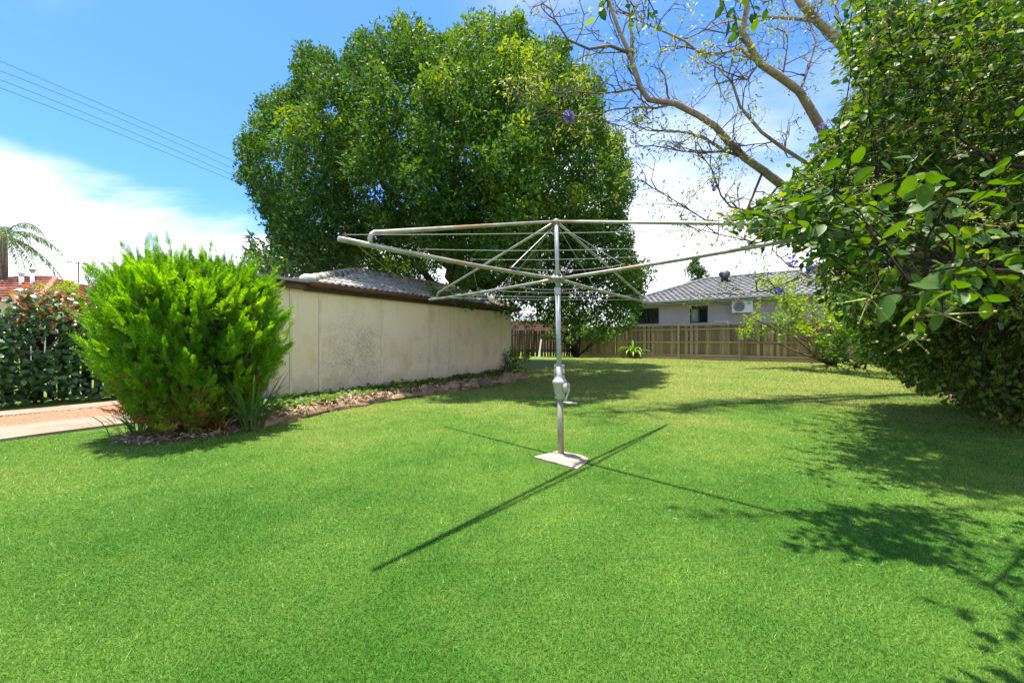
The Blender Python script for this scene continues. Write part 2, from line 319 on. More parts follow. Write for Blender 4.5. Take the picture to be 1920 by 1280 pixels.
def mat_fibro():
    m, nt, p, out = newmat('fibro_sheet'); p.inputs['Roughness'].default_value = .85; p.inputs['Specular IOR Level'].default_value = .2
    pos = nt.nodes.new('ShaderNodeNewGeometry').outputs['Position']
    base = ramp(nt, noise(nt, .9, 5, .6, vec=pos), [(.3, (.92, .73, .50)), (.7, (.95, .80, .61))]).outputs[0]
    yel = ramp(nt, noise(nt, 1.7, 5, .6, vec=pos), [(.52, (0,)*3), (.72, (.6,)*3)]).outputs[0]; base = mixc(nt, yel, base, (.72, .50, .24))
    # mould: specks, dense in a patch low on the wall
    def dmask(c, r0, r1, sc):
        v = nt.nodes.new('ShaderNodeVectorMath'); v.operation = 'SUBTRACT'; nt.links.new(pos, v.inputs[0]); v.inputs[1].default_value = c
        v2 = nt.nodes.new('ShaderNodeVectorMath'); v2.operation = 'MULTIPLY'; nt.links.new(v.outputs[0], v2.inputs[0]); v2.inputs[1].default_value = sc
        l = nt.nodes.new('ShaderNodeVectorMath'); l.operation = 'LENGTH'; nt.links.new(v2.outputs[0], l.inputs[0])
        mr = nt.nodes.new('ShaderNodeMapRange'); nt.links.new(l.outputs['Value'], mr.inputs[0]); mr.inputs[1].default_value = r0; mr.inputs[2].default_value = r1; mr.inputs[3].default_value = 1; mr.inputs[4].default_value = 0; return mr.outputs[0]
    def mth(op, a, b):
        n = nt.nodes.new('ShaderNodeMath'); n.operation = op
        for i, v in enumerate((a, b)):
            if isinstance(v, (int, float)): n.inputs[i].default_value = v
            else: nt.links.new(v, n.inputs[i])
        return n.outputs[0]
    mask = mth('MAXIMUM', dmask(MOULD1, .3, 1.35, (1, 1, 1.0)), mth('MULTIPLY', dmask(MOULD2, .2, 2.0, (1, 1, 1.6)), .62))
    sp = noise(nt, 34, 5, .75, vec=pos); big = noise(nt, 3.2, 5, .65, vec=pos)
    t = mth('ADD', mth('ADD', mth('MULTIPLY', mask, .17), sp), mth('MULTIPLY', big, .28))
    f = ramp(nt, t, [(.76, (0,)*3), (.93, (.85,)*3)]).outputs[0]; c = mixc(nt, f, base, (.36, .31, .22))
    film = mth('MULTIPLY', mask, mth('MULTIPLY', big, .35)); c = mixc(nt, film, c, (.36, .32, .25))
    sx = nt.nodes.new('ShaderNodeSeparateXYZ'); nt.links.new(pos, sx.inputs[0]); lowm = nt.nodes.new('ShaderNodeMapRange'); nt.links.new(mth('SUBTRACT', sx.outputs[2], mth('MULTIPLY', big, .5)), lowm.inputs[0]); lowm.inputs[1].default_value = .28; lowm.inputs[2].default_value = -.05; lowm.inputs[4].default_value = .4
    c = mixc(nt, lowm.outputs[0], c, (.30, .255, .18))
    st = ramp(nt, noise(nt, 1.0, 5, .6, vec=pos, sc3=(7, 7, .55)), [(.55, (0,)*3), (.78, (.35,)*3)]).outputs[0]; c = mixc(nt, st, c, (.50, .40, .27))
    nt.links.new(c, p.inputs['Base Color']); bump(nt, p, sp, .12, .004); return m
# ------------------------------------------------------------------ ground, drive, beds
GU = Vector((.55, .835, 0)).normalized(); GN = Vector((-.835, .55, 0)).normalized()   # along the garage / into the garage
def line_pt(o, s, k): return o+GU*s+GN*k
xs = np.concatenate([np.linspace(-400, -30, 12), np.linspace(-25, 30, 56), np.linspace(35, 400, 12)])
ys = np.concatenate([np.linspace(-60, -4, 8), np.linspace(-3, 30, 67), np.linspace(34, 900, 16)])
gx, gy = np.meshgrid(xs, ys); gV = np.stack([gx, gy, gz(gx, gy)], -1).reshape(-1, 3); nx = len(xs)
gF = np.array([(j*nx+i, j*nx+i+1, (j+1)*nx+i+1, (j+1)*nx+i) for j in range(len(ys)-1) for i in range(nx-1)])
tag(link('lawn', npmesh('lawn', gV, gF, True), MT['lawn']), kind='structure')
DR0 = Vector((-5.98, 4.65, 0))                                  # lawn edge of the drive
def strip(name, k0, k1, z, mat, s0=-9, s1=3.2, wob=.0):
    mb = MB(); n = 40; vs = []
    for i in range(n+1):
        s = s0+(s1-s0)*i/n
        for k in (k0, k1):
            p = line_pt(DR0, s, k+wob*math.sin(s*3.1+k)*.6+wob*random.uniform(-1, 1)); vs.append((p.x, p.y, z)); vs.append((p.x, p.y, -.06))
    for i in range(n):
        a = i*4; mb.f += [(a, a+4, a+6, a+2), (a+1, a, a+2+0, a+3)] if i == 0 else [(a, a+4, a+6, a+2)]
        mb.f += [(a, a+1, a+5, a+4), (a+2, a+6, a+7, a+3)]
    mb.v = vs; return tag(link(name, mb.mesh(name), mat), kind='structure')
strip('path', 0, 1.05, .035, MT['concrete'], wob=.03); strip('path', 2.3, 2.95, .035, MT['concrete'], wob=.03)
strip('gravel_drive', 1.05, 2.3, .018, MT['gravel'])
def scatter_tetra(n, fn, size):
    T = (np.array([(1,0,-.3),(-.5,.8,-.3),(-.5,-.8,-.3),(0,0,.7)], float), np.array([(0,1,3),(1,2,3),(2,0,3)]))
    P = fn(n); return leafset(T, P, np.c_[RNG.normal(size=(n, 2)), np.zeros(n)], np.c_[RNG.normal(size=(n, 2))*.4, np.ones(n)], size*(.5+RNG.random(n)))
def drive_pts(n):
    s = RNG.uniform(-4, 3.1, n); k = RNG.uniform(1.08, 2.27, n)
    return np.stack([DR0.x+GU.x*s+GN.x*k, DR0.y+GU.y*s+GN.y*k, np.full(n, .022)], -1)
V_, F_ = scatter_tetra(14000, drive_pts, .018)
o = tag(link('gravel', npmesh('gravel', V_, F_), MT['gravel']), 'loose red gravel lying between the two concrete wheel strips', 'gravel', kind='stuff')
# garage wall line (needed for the bed)
WA = Vector((-4.364, 6.9, 0)); WB = Vector((-.056, 13.44, 0)); WU = (WB-WA).normalized(); WN = Vector((-WU.y, WU.x, 0)); WL = (WB-WA).length
def bed_edge(t):                                                # lawn-side edge of the raised bed, t from 0 to 1
    pts = [(425, 812), (480, 806), (525, 797), (600, 776), (700, 758), (800, 742), (900, 727), (985, 712)]
    q = t*(len(pts)-1); i = min(int(q), len(pts)-2); a = q-i
    return gp(pts[i][0]*(1-a)+pts[i+1][0]*a, pts[i][1]*(1-a)+pts[i+1][1]*a)
NB = 60; bedV = []; bedF = []
for i in range(NB+1):
    e = bed_edge(i/NB); w = WA+WU*(-1.2+(WL+.9+1.2)*i/NB)+WN*.1
    g0 = float(gz(0, e.y))
    for k, a in enumerate((0, .12, .4, .75, 1)):
        p = e.lerp(w, a); bedV.append((p.x, p.y, (g0-.05 if k == 0 else float(gz(0, p.y))+.12+.03*math.sin(i*1.7+k*2))))
for i in range(NB):
    for k in range(4): a = i*5+k; bedF.append((a, a+5, a+6, a+1))
bm_ = MB(); bm_.v = bedV; bm_.f = bedF
tag(link('garden_bed', bm_.mesh('garden_bed', smooth=True), MT['soil']), kind='structure')
cb = MB(); vs = []                                             # soil under the cypress
for k in range(24):
    a = 2*math.pi*k/24; p = Vector((-4.15, 5.1, 0))+GU*math.cos(a)*.8+GN*math.sin(a)*.55; vs.append((p.x+random.uniform(-.06, .06), p.y+random.uniform(-.06, .06), .006))
cb.add(vs+[(-4.15, 5.1, .05)], [(k, (k+1) % 24, 24) for k in range(24)])
tag(link('garden_bed', cb.mesh('garden_bed'), MT['soil']), kind='structure')
RB0 = gp(1920, 803); RBU = (gp(1690, 706)-RB0).normalized(); RBN = Vector((RBU.y, -RBU.x, 0))
RBL = 13.5
def rb(s, k): return RB0+RBU*s+RBN*k
mb = MB(); vs = []; n = 50
for i in range(n+1):
    s = -5+(RBL+5)*i/n
    for k in (0, .25, 1.2, 4.5):
        p = rb(s, k+(random.uniform(-.16, .16) if k < .2 else 0)); vs.append((p.x, p.y, float(gz(0, p.y))+(.006 if k == 0 else .035+.02*random.random())))
mb.v = vs; mb.f = [(i*4+k, i*4+4+k, i*4+5+k, i*4+1+k) for i in range(n) for k in range(3)]
mb.f = [tuple(reversed(f)) for f in mb.f]
tag(link('garden_bed', mb.mesh('garden_bed', smooth=True), MT['soil']), kind='structure')
n = 9000; s = RNG.uniform(-4, RBL, n); k = np.abs(RNG.normal(0, .9, n))-.18*RNG.random(n)
P = np.stack([RB0.x+RBU.x*s+RBN.x*k, RB0.y+RBU.y*s+RBN.y*k, np.zeros(n)], -1); P[:, 2] = gz(0, P[:, 1])+.045+.015*RNG.random(n)
V_, F_ = leafset(T_SMALL, P, np.c_[RNG.normal(size=(n, 2)), RNG.normal(size=n)*.2], np.c_[RNG.normal(size=(n, 2))*.4, np.ones(n)], .05+.06*RNG.random(n))
tag(link('leaf_litter', npmesh('leaf_litter', V_, F_), MT['litter']), 'dry brown fallen leaves under the right boundary shrubs', 'leaf litter', kind='stuff')
# ---- lawn blades
def blades(n):
    d = 1.05*np.exp(RNG.random(n)*math.log(23/1.05)); X = RNG.uniform(-1, 1, n)*(1.42*d+.5); Y = d
    keep = np.ones(n, bool)
    kd = (X-DR0.x)*GN.x+(Y-DR0.y)*GN.y; keep &= kd < -.02
    kr = (X-RB0.x)*RBN.x+(Y-RB0.y)*RBN.y; keep &= (kr < .02+.5*(RNG.random(n)**3))
    ex = np.array([[*bed_edge(i/40)] for i in range(41)]); o = np.argsort(ex[:, 1]); bx = np.interp(Y, ex[o, 1], ex[o, 0])
    keep &= ~((X < bx+.0) & (Y > ex[:, 1].min()) & (Y < ex[:, 1].max()))
    wl = (X-WA.x)*WN.x+(Y-WA.y)*WN.y; keep &= ~((wl > -.4) & (Y > 6.2))
    c = np.array((-4.15, 5.1)); lu = (X-c[0])*GU.x+(Y-c[1])*GU.y; ln = (X-c[0])*GN.x+(Y-c[1])*GN.y; keep &= ((lu/.7)**2+(ln/.46)**2) > 1
    fs = (X-FENCE_O.x)*FENCE_N.x+(Y-FENCE_O.y)*FENCE_N.y; keep &= fs < -.03
    pd = (np.abs(X-.49)/.23)+(np.abs(Y-3.82)/.17); keep &= pd > 1
    X, Y, d = X[keep], Y[keep], d[keep]; m = len(X); Z = gz(X, Y)-.004
    h = (.008+.012*RNG.random(m))*(1+.09*d); w = .0009+.0009*d**.95; a = RNG.random(m)*2*math.pi; ln = RNG.normal(size=(m, 2))*.6
    dx, dy = np.cos(a)*w, np.sin(a)*w
    V = np.empty((m, 3, 3)); V[:, 0] = np.stack([X-dx, Y-dy, Z], -1); V[:, 1] = np.stack([X+dx, Y+dy, Z], -1); V[:, 2] = np.stack([X+ln[:, 0]*h, Y+ln[:, 1]*h, Z+h*(.75+.3*RNG.random(m))], -1)
    return V.reshape(-1, 3), np.arange(3*m).reshape(-1, 3)
FU = Vector((.80, -.60, 0)).normalized(); FENCE_O = gp(1330, 675); FENCE_O.z = 0; FENCE_N = Vector((.60, .80, 0)).normalized()
V_, F_ = blades(860000)
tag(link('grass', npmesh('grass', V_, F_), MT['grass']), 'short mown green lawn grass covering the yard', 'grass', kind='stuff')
n = 26; d = 1.9*np.exp(RNG.random(n)*math.log(4)); P = np.stack([RNG.uniform(-1, 1, n)*1.2*d, d, np.full(n, .036)], -1); P = P[P[:, 0] > -3.3]
V_, F_ = leafset((np.array([(0,0,0),(.5,.05,.06),(1,0,0),(.5,-.05,.06)], float), T_SMALL[1]), P, np.c_[RNG.normal(size=(len(P), 2)), np.zeros(len(P))], np.tile((0, 0, 1.), (len(P), 1)), .02+.035*RNG.random(len(P)))
tag(link('dry_clippings', npmesh('dry_clippings', V_, F_), plain('straw', (.55, .48, .27), .8)), 'few pale dry clippings lying on the lawn', 'clippings', kind='stuff')
# ------------------------------------------------------------------ garage
def wall_t(px):                                                 # where a pixel column meets the garage wall
    k = (px-HX)/FPX; return (k*WA.y-WA.x)/(WU.x-k*WU.y)
m_ = WA+WU*wall_t(665); MOULD1 = (m_.x, m_.y, .85); m_ = WA+WU*wall_t(820); MOULD2 = (m_.x, m_.y, .75)
MT['fibro'] = mat_fibro(); MT['fibroedge'] = plain('batten_paint', (.80, .68, .49), .8, var=.15, vscale=4)
G = thing('garage', 'cream fibro sheet garage with brown gutter and mossy grey tiled hip roof', 'garage', WA.copy())
GW, WH = 3.6, 2.18
MW = frame(Vector((WA.x, WA.y, 0)), WU)                          # local x along wall, y inward, z up
core = MB(); core.box(MW @ Vector((WL/2, GW/2+.03, WH/2-.05)), (WL-.04, GW-.06, WH), MW.to_3x3()); part('wall', core, MT['soffit'], G)
joints = [0]+[wall_t(p) for p in (543, 598, 714.6, 804, 841.6, 906)]+[WL]
for a, b in zip(joints[:-1], joints[1:]):
    p = MB(); p.box(MW @ Vector(((a+b)/2, .012, WH/2-.02+.03)), (b-a-.012, .02, WH-.02), MW.to_3x3()); part('wall_panel', p, MT['fibro'], G)
for j in joints[1:-1]:
    p = MB(); p.box(MW @ Vector((j+.02, -.006, WH/2)), (.045, .014, WH-.05), MW.to_3x3()); part('cover_batten', p, MT['fibroedge'], G)
p = MB(); p.box(MW @ Vector((WL+.012, .03, WH/2)), (.03, .10, WH), MW.to_3x3()); part('corner_batten', p, plain('white_trim', (.72, .71, .67), .6), G)
HS = wall_t(588)-.2                                              # where the tiled roof starts
p = MB(); p.box(MW @ Vector((HS/2-.15, GW/2-.06, WH+.14)), (HS+.7, GW+.3, .05), MW.to_3x3()); part('flat_roof', p, plain('sheet_roof', (.33, .31, .28), .6, .2, .2), G)
for z, y, h, mt in ((WH+.045, -.10, .10, 'brown'), (WH+.13, -.155, .07, 'browndark')):
    p = MB(); p.box(MW @ Vector((HS/2-.18, y, z)), (HS+.64, .035, h), MW.to_3x3()); part('fascia', p, MT[mt], G)
p = MB(); p.box(MW @ Vector((-.5, GW/2-.1, WH+.1)), (.035, GW+.2, .2), MW.to_3x3()); part('fascia', p, MT['browndark'], G)
def gutter(name, M, x0, x1, y, z, parent, mat, h=.11, w=.11):
    prof = [(0, h), (0, 0), (-w*.75, 0), (-w, h*.35), (-w, h), (-w+.008, h), (-w+.008, h*.4), (-w*.72, .01), (-.008, .01), (-.008, h)]
    mb = MB(); n = len(prof); ns = 14
    for i in range(ns+1):
        x = x0+(x1-x0)*i/ns; sag = .008*math.sin(i*2.1)
        mb.v += [tuple(M @ Vector((x, y+a, z+b+sag))) for a, b in prof]
    for i in range(ns):
        for k in range(n): k2 = (k+1) % n; mb.f.append((i*n+k, i*n+k2, (i+1)*n+k2, (i+1)*n+k))
    mb.f += [tuple(range(n)), tuple(ns*n+k for k in reversed(range(n)))]
    return part(name, mb, mat, parent)
ROOFL = WL-HS+.35
gutter('gutter', MW, HS, WL+.25, -.13, WH+.05, G, MT['brown'], .085, .10)
p = MB(); p.box(MW @ Vector(((HS+WL+.2)/2, -.11, WH+.055)), (WL+.2-HS, .03, .09), MW.to_3x3()); part('fascia', p, MT['browndark'], G)
p = MB(); p.box(MW @ Vector(((HS+WL)/2, -.045, WH-.01)), (WL-HS, .10, .03), MW.to_3x3()); part('soffit', p, MT['browndark'], G)
EZ = WH+.13; RW = GW/2+.15; RISE = .72; HIPA = 2.35
def mat_tile(name, a, b, moss):
    m, nt, p, out = newmat(name); p.inputs['Roughness'].default_value = .9; n1 = noise(nt, 5, 6, .7, 'World'); n2 = noise(nt, 14, 6, .7, 'World')
    c = ramp(nt, n1, [(.3, a), (.65, b)]).outputs[0]; f = ramp(nt, n2, [(.5, (0,)*3), (.62, (1,)*3)]).outputs[0]; c = mixc(nt, f, c, moss)
    oi = nt.nodes.new('ShaderNodeObjectInfo'); rr = ramp(nt, oi.outputs['Random'], [(0, (.82,)*3), (1, (1.15,)*3)]); c = mixc(nt, 1.0, c, rr.outputs[0], 'MULTIPLY')
    nt.links.new(c, p.inputs['Base Color']); bump(nt, p, n2, .3, .005); return m
MT['tile'] = mat_tile('mossy_concrete_tile', (.30, .285, .255), (.46, .435, .39), (.10, .09, .075))
def tile_mesh(name, w, l, rolls, amp, mat, th=.022):
    n = rolls*6; mb = MB()
    for j, (y, z) in enumerate(((0, .0), (l, .0))):
        for i in range(n+1):
            x = w*i/n; h = amp*(.5-.5*math.cos(2*math.pi*rolls*i/n)); mb.v.append((x, y, z+h+(th if j == 0 else .004)))
    for i in range(n+1): x = w*i/n; h = amp*(.5-.5*math.cos(2*math.pi*rolls*i/n)); mb.v.append((x, 0, h-.004))
    k = n+1; mb.f = [(i, i+1, k+i+1, k+i) for i in range(n)]+[(2*k+i, 2*k+i+1, i+1, i) for i in range(n)]
    me = mb.mesh(name); me.materials.append(mat); me.polygons.foreach_set('use_smooth', np.ones(len(me.polygons), dtype=bool)); return me
TW, TL = .30, .33
tme = tile_mesh('tile', TW, TL+.03, 2, .032, MT['tile'])
hyp = math.hypot(RW+.0, RISE); SL = math.atan2(RISE, RW)
under = MB(); a_ = MW @ Vector((HS-.02, -.10, EZ-.03)); b_ = MW @ Vector((WL+.3, -.10, EZ-.03)); r0 = MW @ Vector((HS+HIPA, RW-.1, EZ+RISE-.03)); r1 = MW @ Vector((WL+.3-1.2, RW-.1, EZ+RISE-.03))
c_ = MW @ Vector((WL+.3, 2*RW-.1, EZ-.03)); d_ = MW @ Vector((HS-.02, 2*RW-.1, EZ-.03))
under.add([a_, b_, c_, d_, r0, r1], [(0,1,5,4), (1,2,5), (2,3,4,5), (3,0,4), (0,3,2,1)])
roof = part('roof', under, plain('roof_backing', (.16, .15, .14), .9), G)
MS = MW @ Matrix.Translation((0, -.13, EZ)) @ Matrix.Rotation(SL, 4, 'X')
nrow = int(hyp/TL)+1; cnt = 0
for r_ in range(nrow):
    y = r_*TL; fr = (y+TL*.5)/hyp; x0 = HS+HIPA*min(fr, 1); x1 = WL+.3-1.2*min(fr, 1)
    if y > hyp-.1: continue
    i0 = int(math.ceil((x0-TW*.3)/TW)); i1 = int(math.floor((x1-TW*.5)/TW))
    for i in range(i0, i1+1):
        piece('roof_tile', tme, roof, MS @ Matrix.Translation((i*TW, y, .01+random.uniform(0, .004))) @ Matrix.Rotation(random.uniform(-.006, .006), 4, 'Z'))
capm = MB(); capm.tube([(0, 0, 0), (.2, 0, .0), (.42, 0, .0)], [.115, .105, .10], 12); cme = capm.mesh('ridge_cap', smooth=True); cme.materials.append(MT['tile'])
def caps(p0, p1, parent, me, step=.38, name='ridge_cap'):
    v = p1-p0; n = max(1, int(v.length/step)); q = v.to_track_quat('X', 'Z').to_matrix().to_4x4()
    for i in range(n): piece(name, me, parent, Matrix.Translation(p0+v*(i/n)) @ q)
hip0 = MW @ Vector((HS+.04, -.08, EZ+.05)); rt = MW @ Vector((HS+HIPA, RW-.12, EZ+RISE+.03)); rt1 = MW @ Vector((WL+.3-1.2, RW-.12, EZ+RISE+.03))
caps(hip0, rt, roof, cme); caps(rt, rt1, roof, cme); caps(MW @ Vector((HS+.04, 2*RW-.15, EZ+.05)), rt, roof, cme); caps(MW @ Vector((WL+.25, -.1, EZ+.05)), rt1, roof, cme)
p = MB(); p.lathe(hip0+Vector((.0, 0, -.02)), [(.02, 0), (.13, .0), (.15, .03), (.13, .09), (.07, .13), (.01, .14)], 14); part('hip_starter', p, plain('white_mortar', (.62, .60, .56), .8, var=.15), roof, True)
# rock edging of the bed
ED = thing('rock_edging', 'low edging of rough brown rocks along the garage garden bed', 'edging', bed_edge(.1))
def rock_mesh(i):
    rr = np.random.default_rng(100+i); mb = MB(); n = 9; ph = rr.random(6)*6.28
    for j in range(7):
        la = math.pi*j/6
        for k in range(n):
            lo = 2*math.pi*k/n; v = np.array((math.sin(la)*math.cos(lo), math.sin(la)*math.sin(lo), math.cos(la)))
            r = 1+.22*math.sin(v[0]*3+ph[0])+.18*math.sin(v[1]*4+ph[1])+.12*math.sin(v[2]*5+ph[2])+.05*rr.normal(); mb.v.append(tuple(v*r*np.array((1, .80, .85))))
    for j in range(6):
        for k in range(n): k2 = (k+1) % n; mb.f.append((j*n+k, (j+1)*n+k, (j+1)*n+k2, j*n+k2))
    me = mb.mesh('rock'); me.materials.append(MT['rock']); return me
rocks = [rock_mesh(i) for i in range(8)]
i = 0; t = .2
while t < 1.0:
    e = bed_edge(t); sc = random.uniform(.08, .15) if t < .7 else random.uniform(.15, .24); dirv = (bed_edge(min(t+.02, 1))-e); ang = math.atan2(dirv.y, dirv.x) if dirv.length > 0 else 0
    M = Matrix.Translation((e.x-.07, e.y+.07, float(gz(0, e.y))+sc*.30)) @ Matrix.Rotation(ang+random.uniform(-.3, .3), 4, 'Z') @ Matrix.Rotation(random.uniform(-.25, .25), 4, 'X') @ Matrix.Diagonal((sc*random.uniform(.9, 1.25), sc, sc*random.uniform(.75, 1.1), 1))
    piece('rock', rocks[i % 8], ED, M); i += 1
    L_ = (bed_edge(min(1, t+.03))-e).length/.03 if t < .97 else 8; t += sc*2.0/max(L_, 4)
# ground cover in the bed
n = 9000; t = RNG.random(n)*.97+.02; a = RNG.uniform(.22, .97, n)
E = np.array([[*bed_edge(q)] for q in np.linspace(0, 1, 80)]); ex = np.stack([np.interp(t, np.linspace(0, 1, 80), E[:, k]) for k in range(3)], -1)
wx = np.array(WA)[None]+np.outer(-1.2+(WL+2.1)*t, np.array(WU))
P = ex*(1-a[:, None])+wx*a[:, None]; P[:, 2] = gz(0, P[:, 1])+.13+.11*RNG.random(n)*RNG.random(n)
keep = (np.sin(P[:, 0]*5.3+P[:, 1]*3.1)+np.sin(P[:, 1]*4.7)+RNG.normal(size=n)*.8 > -.9-1.2*(t < .45)+1.0*(t > .7)) & ((P-np.array(WA)) @ np.array(WN) < -.05); P = P[keep]
rl = (np.array([(0,0,0),(.25,.42,.05),(.75,.45,.02),(1,0,-.08),(.75,-.45,.02),(.25,-.42,.05)], float), np.array([(0,3,2),(0,2,1),(0,4,3),(0,5,4)]))
V_, F_ = leafset(rl, P, np.c_[RNG.normal(size=(len(P), 2)), RNG.normal(size=len(P))*.2], np.c_[RNG.normal(size=(len(P), 2))*.45, np.ones(len(P))], .04+.05*RNG.random(len(P)))
tag(link('ground_cover', npmesh('ground_cover', V_, F_), MT['shade']), 'low dark green ground cover in the bed along the garage wall', 'ground cover', kind='stuff')
n = 1900; t = RNG.random(n)**.6; E2 = np.stack([np.interp(t, np.linspace(0, 1, 80), E[:, k]) for k in range(3)], -1); P = E2+np.array(GN)[None]*RNG.uniform(.05, .5, n)[:, None]; P[:, 2] = gz(0, P[:, 1])+.14+.05*RNG.random(n)
V_, F_ = leafset(T_LONG, P, np.c_[RNG.normal(size=(n, 2)), RNG.normal(size=n)*.35], np.c_[RNG.normal(size=(n, 2))*.6, np.ones(n)], .06+.09*RNG.random(n))
tag(link('dry_leaves', npmesh('dry_leaves', V_, F_), MT['litter']), 'dry tan leaves and stalks behind the rock edging', 'leaf litter', kind='stuff')
# ------------------------------------------------------------------ rotary clothesline
def on_ray(px, py, c, L, near):
    k = Vector(((px-HX)/FPX, 1, (HY-py)/FPX)); o = Vector((0, 0, EYE)); oc = o-c; a = k.dot(k); b = 2*k.dot(oc); q = oc.dot(oc)-L*L; D = max(b*b-4*a*q, 0)
    return o+k*((-b-math.sqrt(D))/(2*a) if near else (-b+math.sqrt(D))/(2*a))
BASE = gp(1052, 858); HUB = at(1045, 523, BASE.y); TOP = at(1043, 414, BASE.y); AL = 2.28
H = thing('rotary_clothesline', 'galvanised four-arm rotary clothesline on a winding pole in the lawn', 'clothesline', Vector((BASE.x, BASE.y, 0)))
ax = (TOP-BASE).normalized()
def ppt(z): return BASE+ax*((z-BASE.z)/ax.z)
tipNL = on_ray(635, 448, HUB, AL, True); tipFR = on_ray(1212, 566, HUB, AL, False); tipFL = on_ray(805, 562, HUB, AL, False)
vB = (HUB-tipFL); tipNR = HUB+Vector((vB.x, vB.y, 0)).normalized()*AL*.985+Vector((0, 0, .06))
cr = ppt(.70)
mb = MB(); mb.lathe(BASE-ax*.02, [(.032, 0), (.032, .66)], 20, ax); part('lower_pole', mb, MT['poleold'], H, True)
mb = MB(); mb.lathe(cr, [(.026, .08), (.026, (ppt(HUB.z-.09)-cr).length)], 20, ax); part('upper_pole', mb, MT['pole'], H, True)
mb = MB(); mb.lathe(ppt(HUB.z-.17), [(.031, 0), (.034, .01), (.034, .07), (.030, .085)], 20, ax); part('collar', mb, MT['pole'], H, True)
mb = MB(); mb.lathe(ppt(HUB.z-.10), [(.021, 0), (.021, (TOP-ppt(HUB.z-.10)).length)], 18, ax); part('mast', mb, MT['pole'], H, True)
mb = MB(); mb.lathe(ppt(HUB.z-.04), [(.026, 0), (.036, .012), (.040, .03), (.036, .055), (.024, .07)], 18, ax)
for tip in (tipNL, tipFR, tipFL, tipNR):
    v = (tip-HUB).normalized(); mb.tube([HUB+v*.02, HUB+v*.10], [.026, .023], 12)
part('hub', mb, MT['galv'], H, True)
mb = MB(); mb.lathe(TOP-ax*.05, [(.024, 0), (.03, .01), (.03, .05), (.022, .066), (.01, .07)], 16, ax); part('mast_cap', mb, MT['galv'], H, True)
hs = MB(); hs.lathe(cr-ax*.10, [(.036, 0), (.040, .015), (.058, .10), (.066, .155), (.074, .16), (.074, .185), (.066, .192), (.046, .225), (.036, .245), (.034, .33)], 28, ax)
house_ = part('crank_housing', hs, MT['alloy'], H, True)
R3 = frame(Vector(), (1, 0, 0)).to_3x3()
for z, w in ((.19, .105), (-.03, .10)):
    f = MB(); f.box(cr+ax*(z+.0), (w, .012, .13), Matrix.Rotation(R(-6), 3, 'Z')); part('flange', f, MT['alloy'], house_)
for sx in (-1, 1):
    for z in (.155, .225, -.02, -.065):
        if z < 0 and sx > 0: continue
        b_ = MB(); b_.lathe(cr+ax*z+Vector((sx*.043, -.006, 0)), [(.008, 0), (.008, .008), (.004, .011)], 8, Vector((0, -1, 0))); part('bolt', b_, MT['bolt'], house_)
gd = Vector((.80, -.60, 0)).normalized(); gc = cr+ax*.025
g = MB(); g.lathe(gc+gd*.045, [(.035, 0), (.048, .012), (.052, .04), (.050, .05), (.03, .058), (.006, .06)], 22, gd); part('gear_cover', g, MT['alloy'], house_, True)
hc = gc+gd*.105-Vector((0, 0, .03))
h_ = MB(); h_.tube([hc, hc+Vector((-.045, -.03, -.115))], [.011, .010], 10); h_.tube([hc-gd*.05, hc+gd*.01], .013, 10); e = hc+Vector((-.045, -.03, -.115)); h_.tube([e-gd*.01, e+gd*.03+Vector((.01, 0, 0)), e+Vector((.115, -.05, .0))], [.013, .011, .012], 10)
part('crank_handle', h_, MT['alloy'], house_, True)
arms = (tipNL, tipFR, tipFL, tipNR)
for tip in arms:
    mb = MB(); mb.tube([HUB+(tip-HUB)*q-Vector((0, 0, .012*math.sin(q*math.pi))) for q in np.linspace(.03, 1, 14)], .0168, 12)
    arm = part('arm', mb, MT['galv'], H, True)
    for q in (.985, .76, .54, .33):
        c = HUB+(tip-HUB)*q; lp = MB(); lp.tube([c+Vector((.0, 0, .014)), c+Vector((-.010, 0, .030)), c+Vector((0, 0, .042)), c+Vector((.010, 0, .030)), c+Vector((0, 0, .014))], .0028, 5); part('eyelet', lp, MT['rustwire'], arm)
    sv = (tip-HUB); foot = HUB+sv*.915; hd = Vector((sv.x, sv.y, 0)).normalized()
    top = TOP-ax*.012+hd*.02; bend = foot+Vector((0, 0, .085)); pts = [top+(bend-hd*.05-top)*q for q in np.linspace(0, 1, 8)]
    pts += [bend-hd*.026+Vector((0, 0, -.006)), bend-hd*.008+Vector((0, 0, -.02)), bend+Vector((0, 0, -.045)), foot]
    mb = MB(); mb.tube(pts, .0145, 12); part('stay', mb, MT['galv'], H, True)
ring = [tipNL, tipFL, tipFR, tipNR]
for q in (.985, .76, .54, .33):
    for i in range(4):
        a = HUB+(ring[i]-HUB)*q+Vector((0, 0, .03)); b = HUB+(ring[(i+1) % 4]-HUB)*q+Vector((0, 0, .03)); sag = .012+.02*random.random()
        if q < .5: sag += .02
        mb = MB(); mb.tube([a.lerp(b, s)-Vector((0, 0, sag*4*s*(1-s))) for s in np.linspace(0, 1, 9)], .0022, 5); part('line_wire', mb, MT['rustwire'] if (i == 0 and q > .7) else MT['wire'], H)
for tip in arms:
    mb = MB(); c = HUB+(tip-HUB)*.33; mb.tube([TOP-ax*.03, c+Vector((0, 0, .02))], .0038, 6); part('brace_rod', mb, MT['wire'], H)
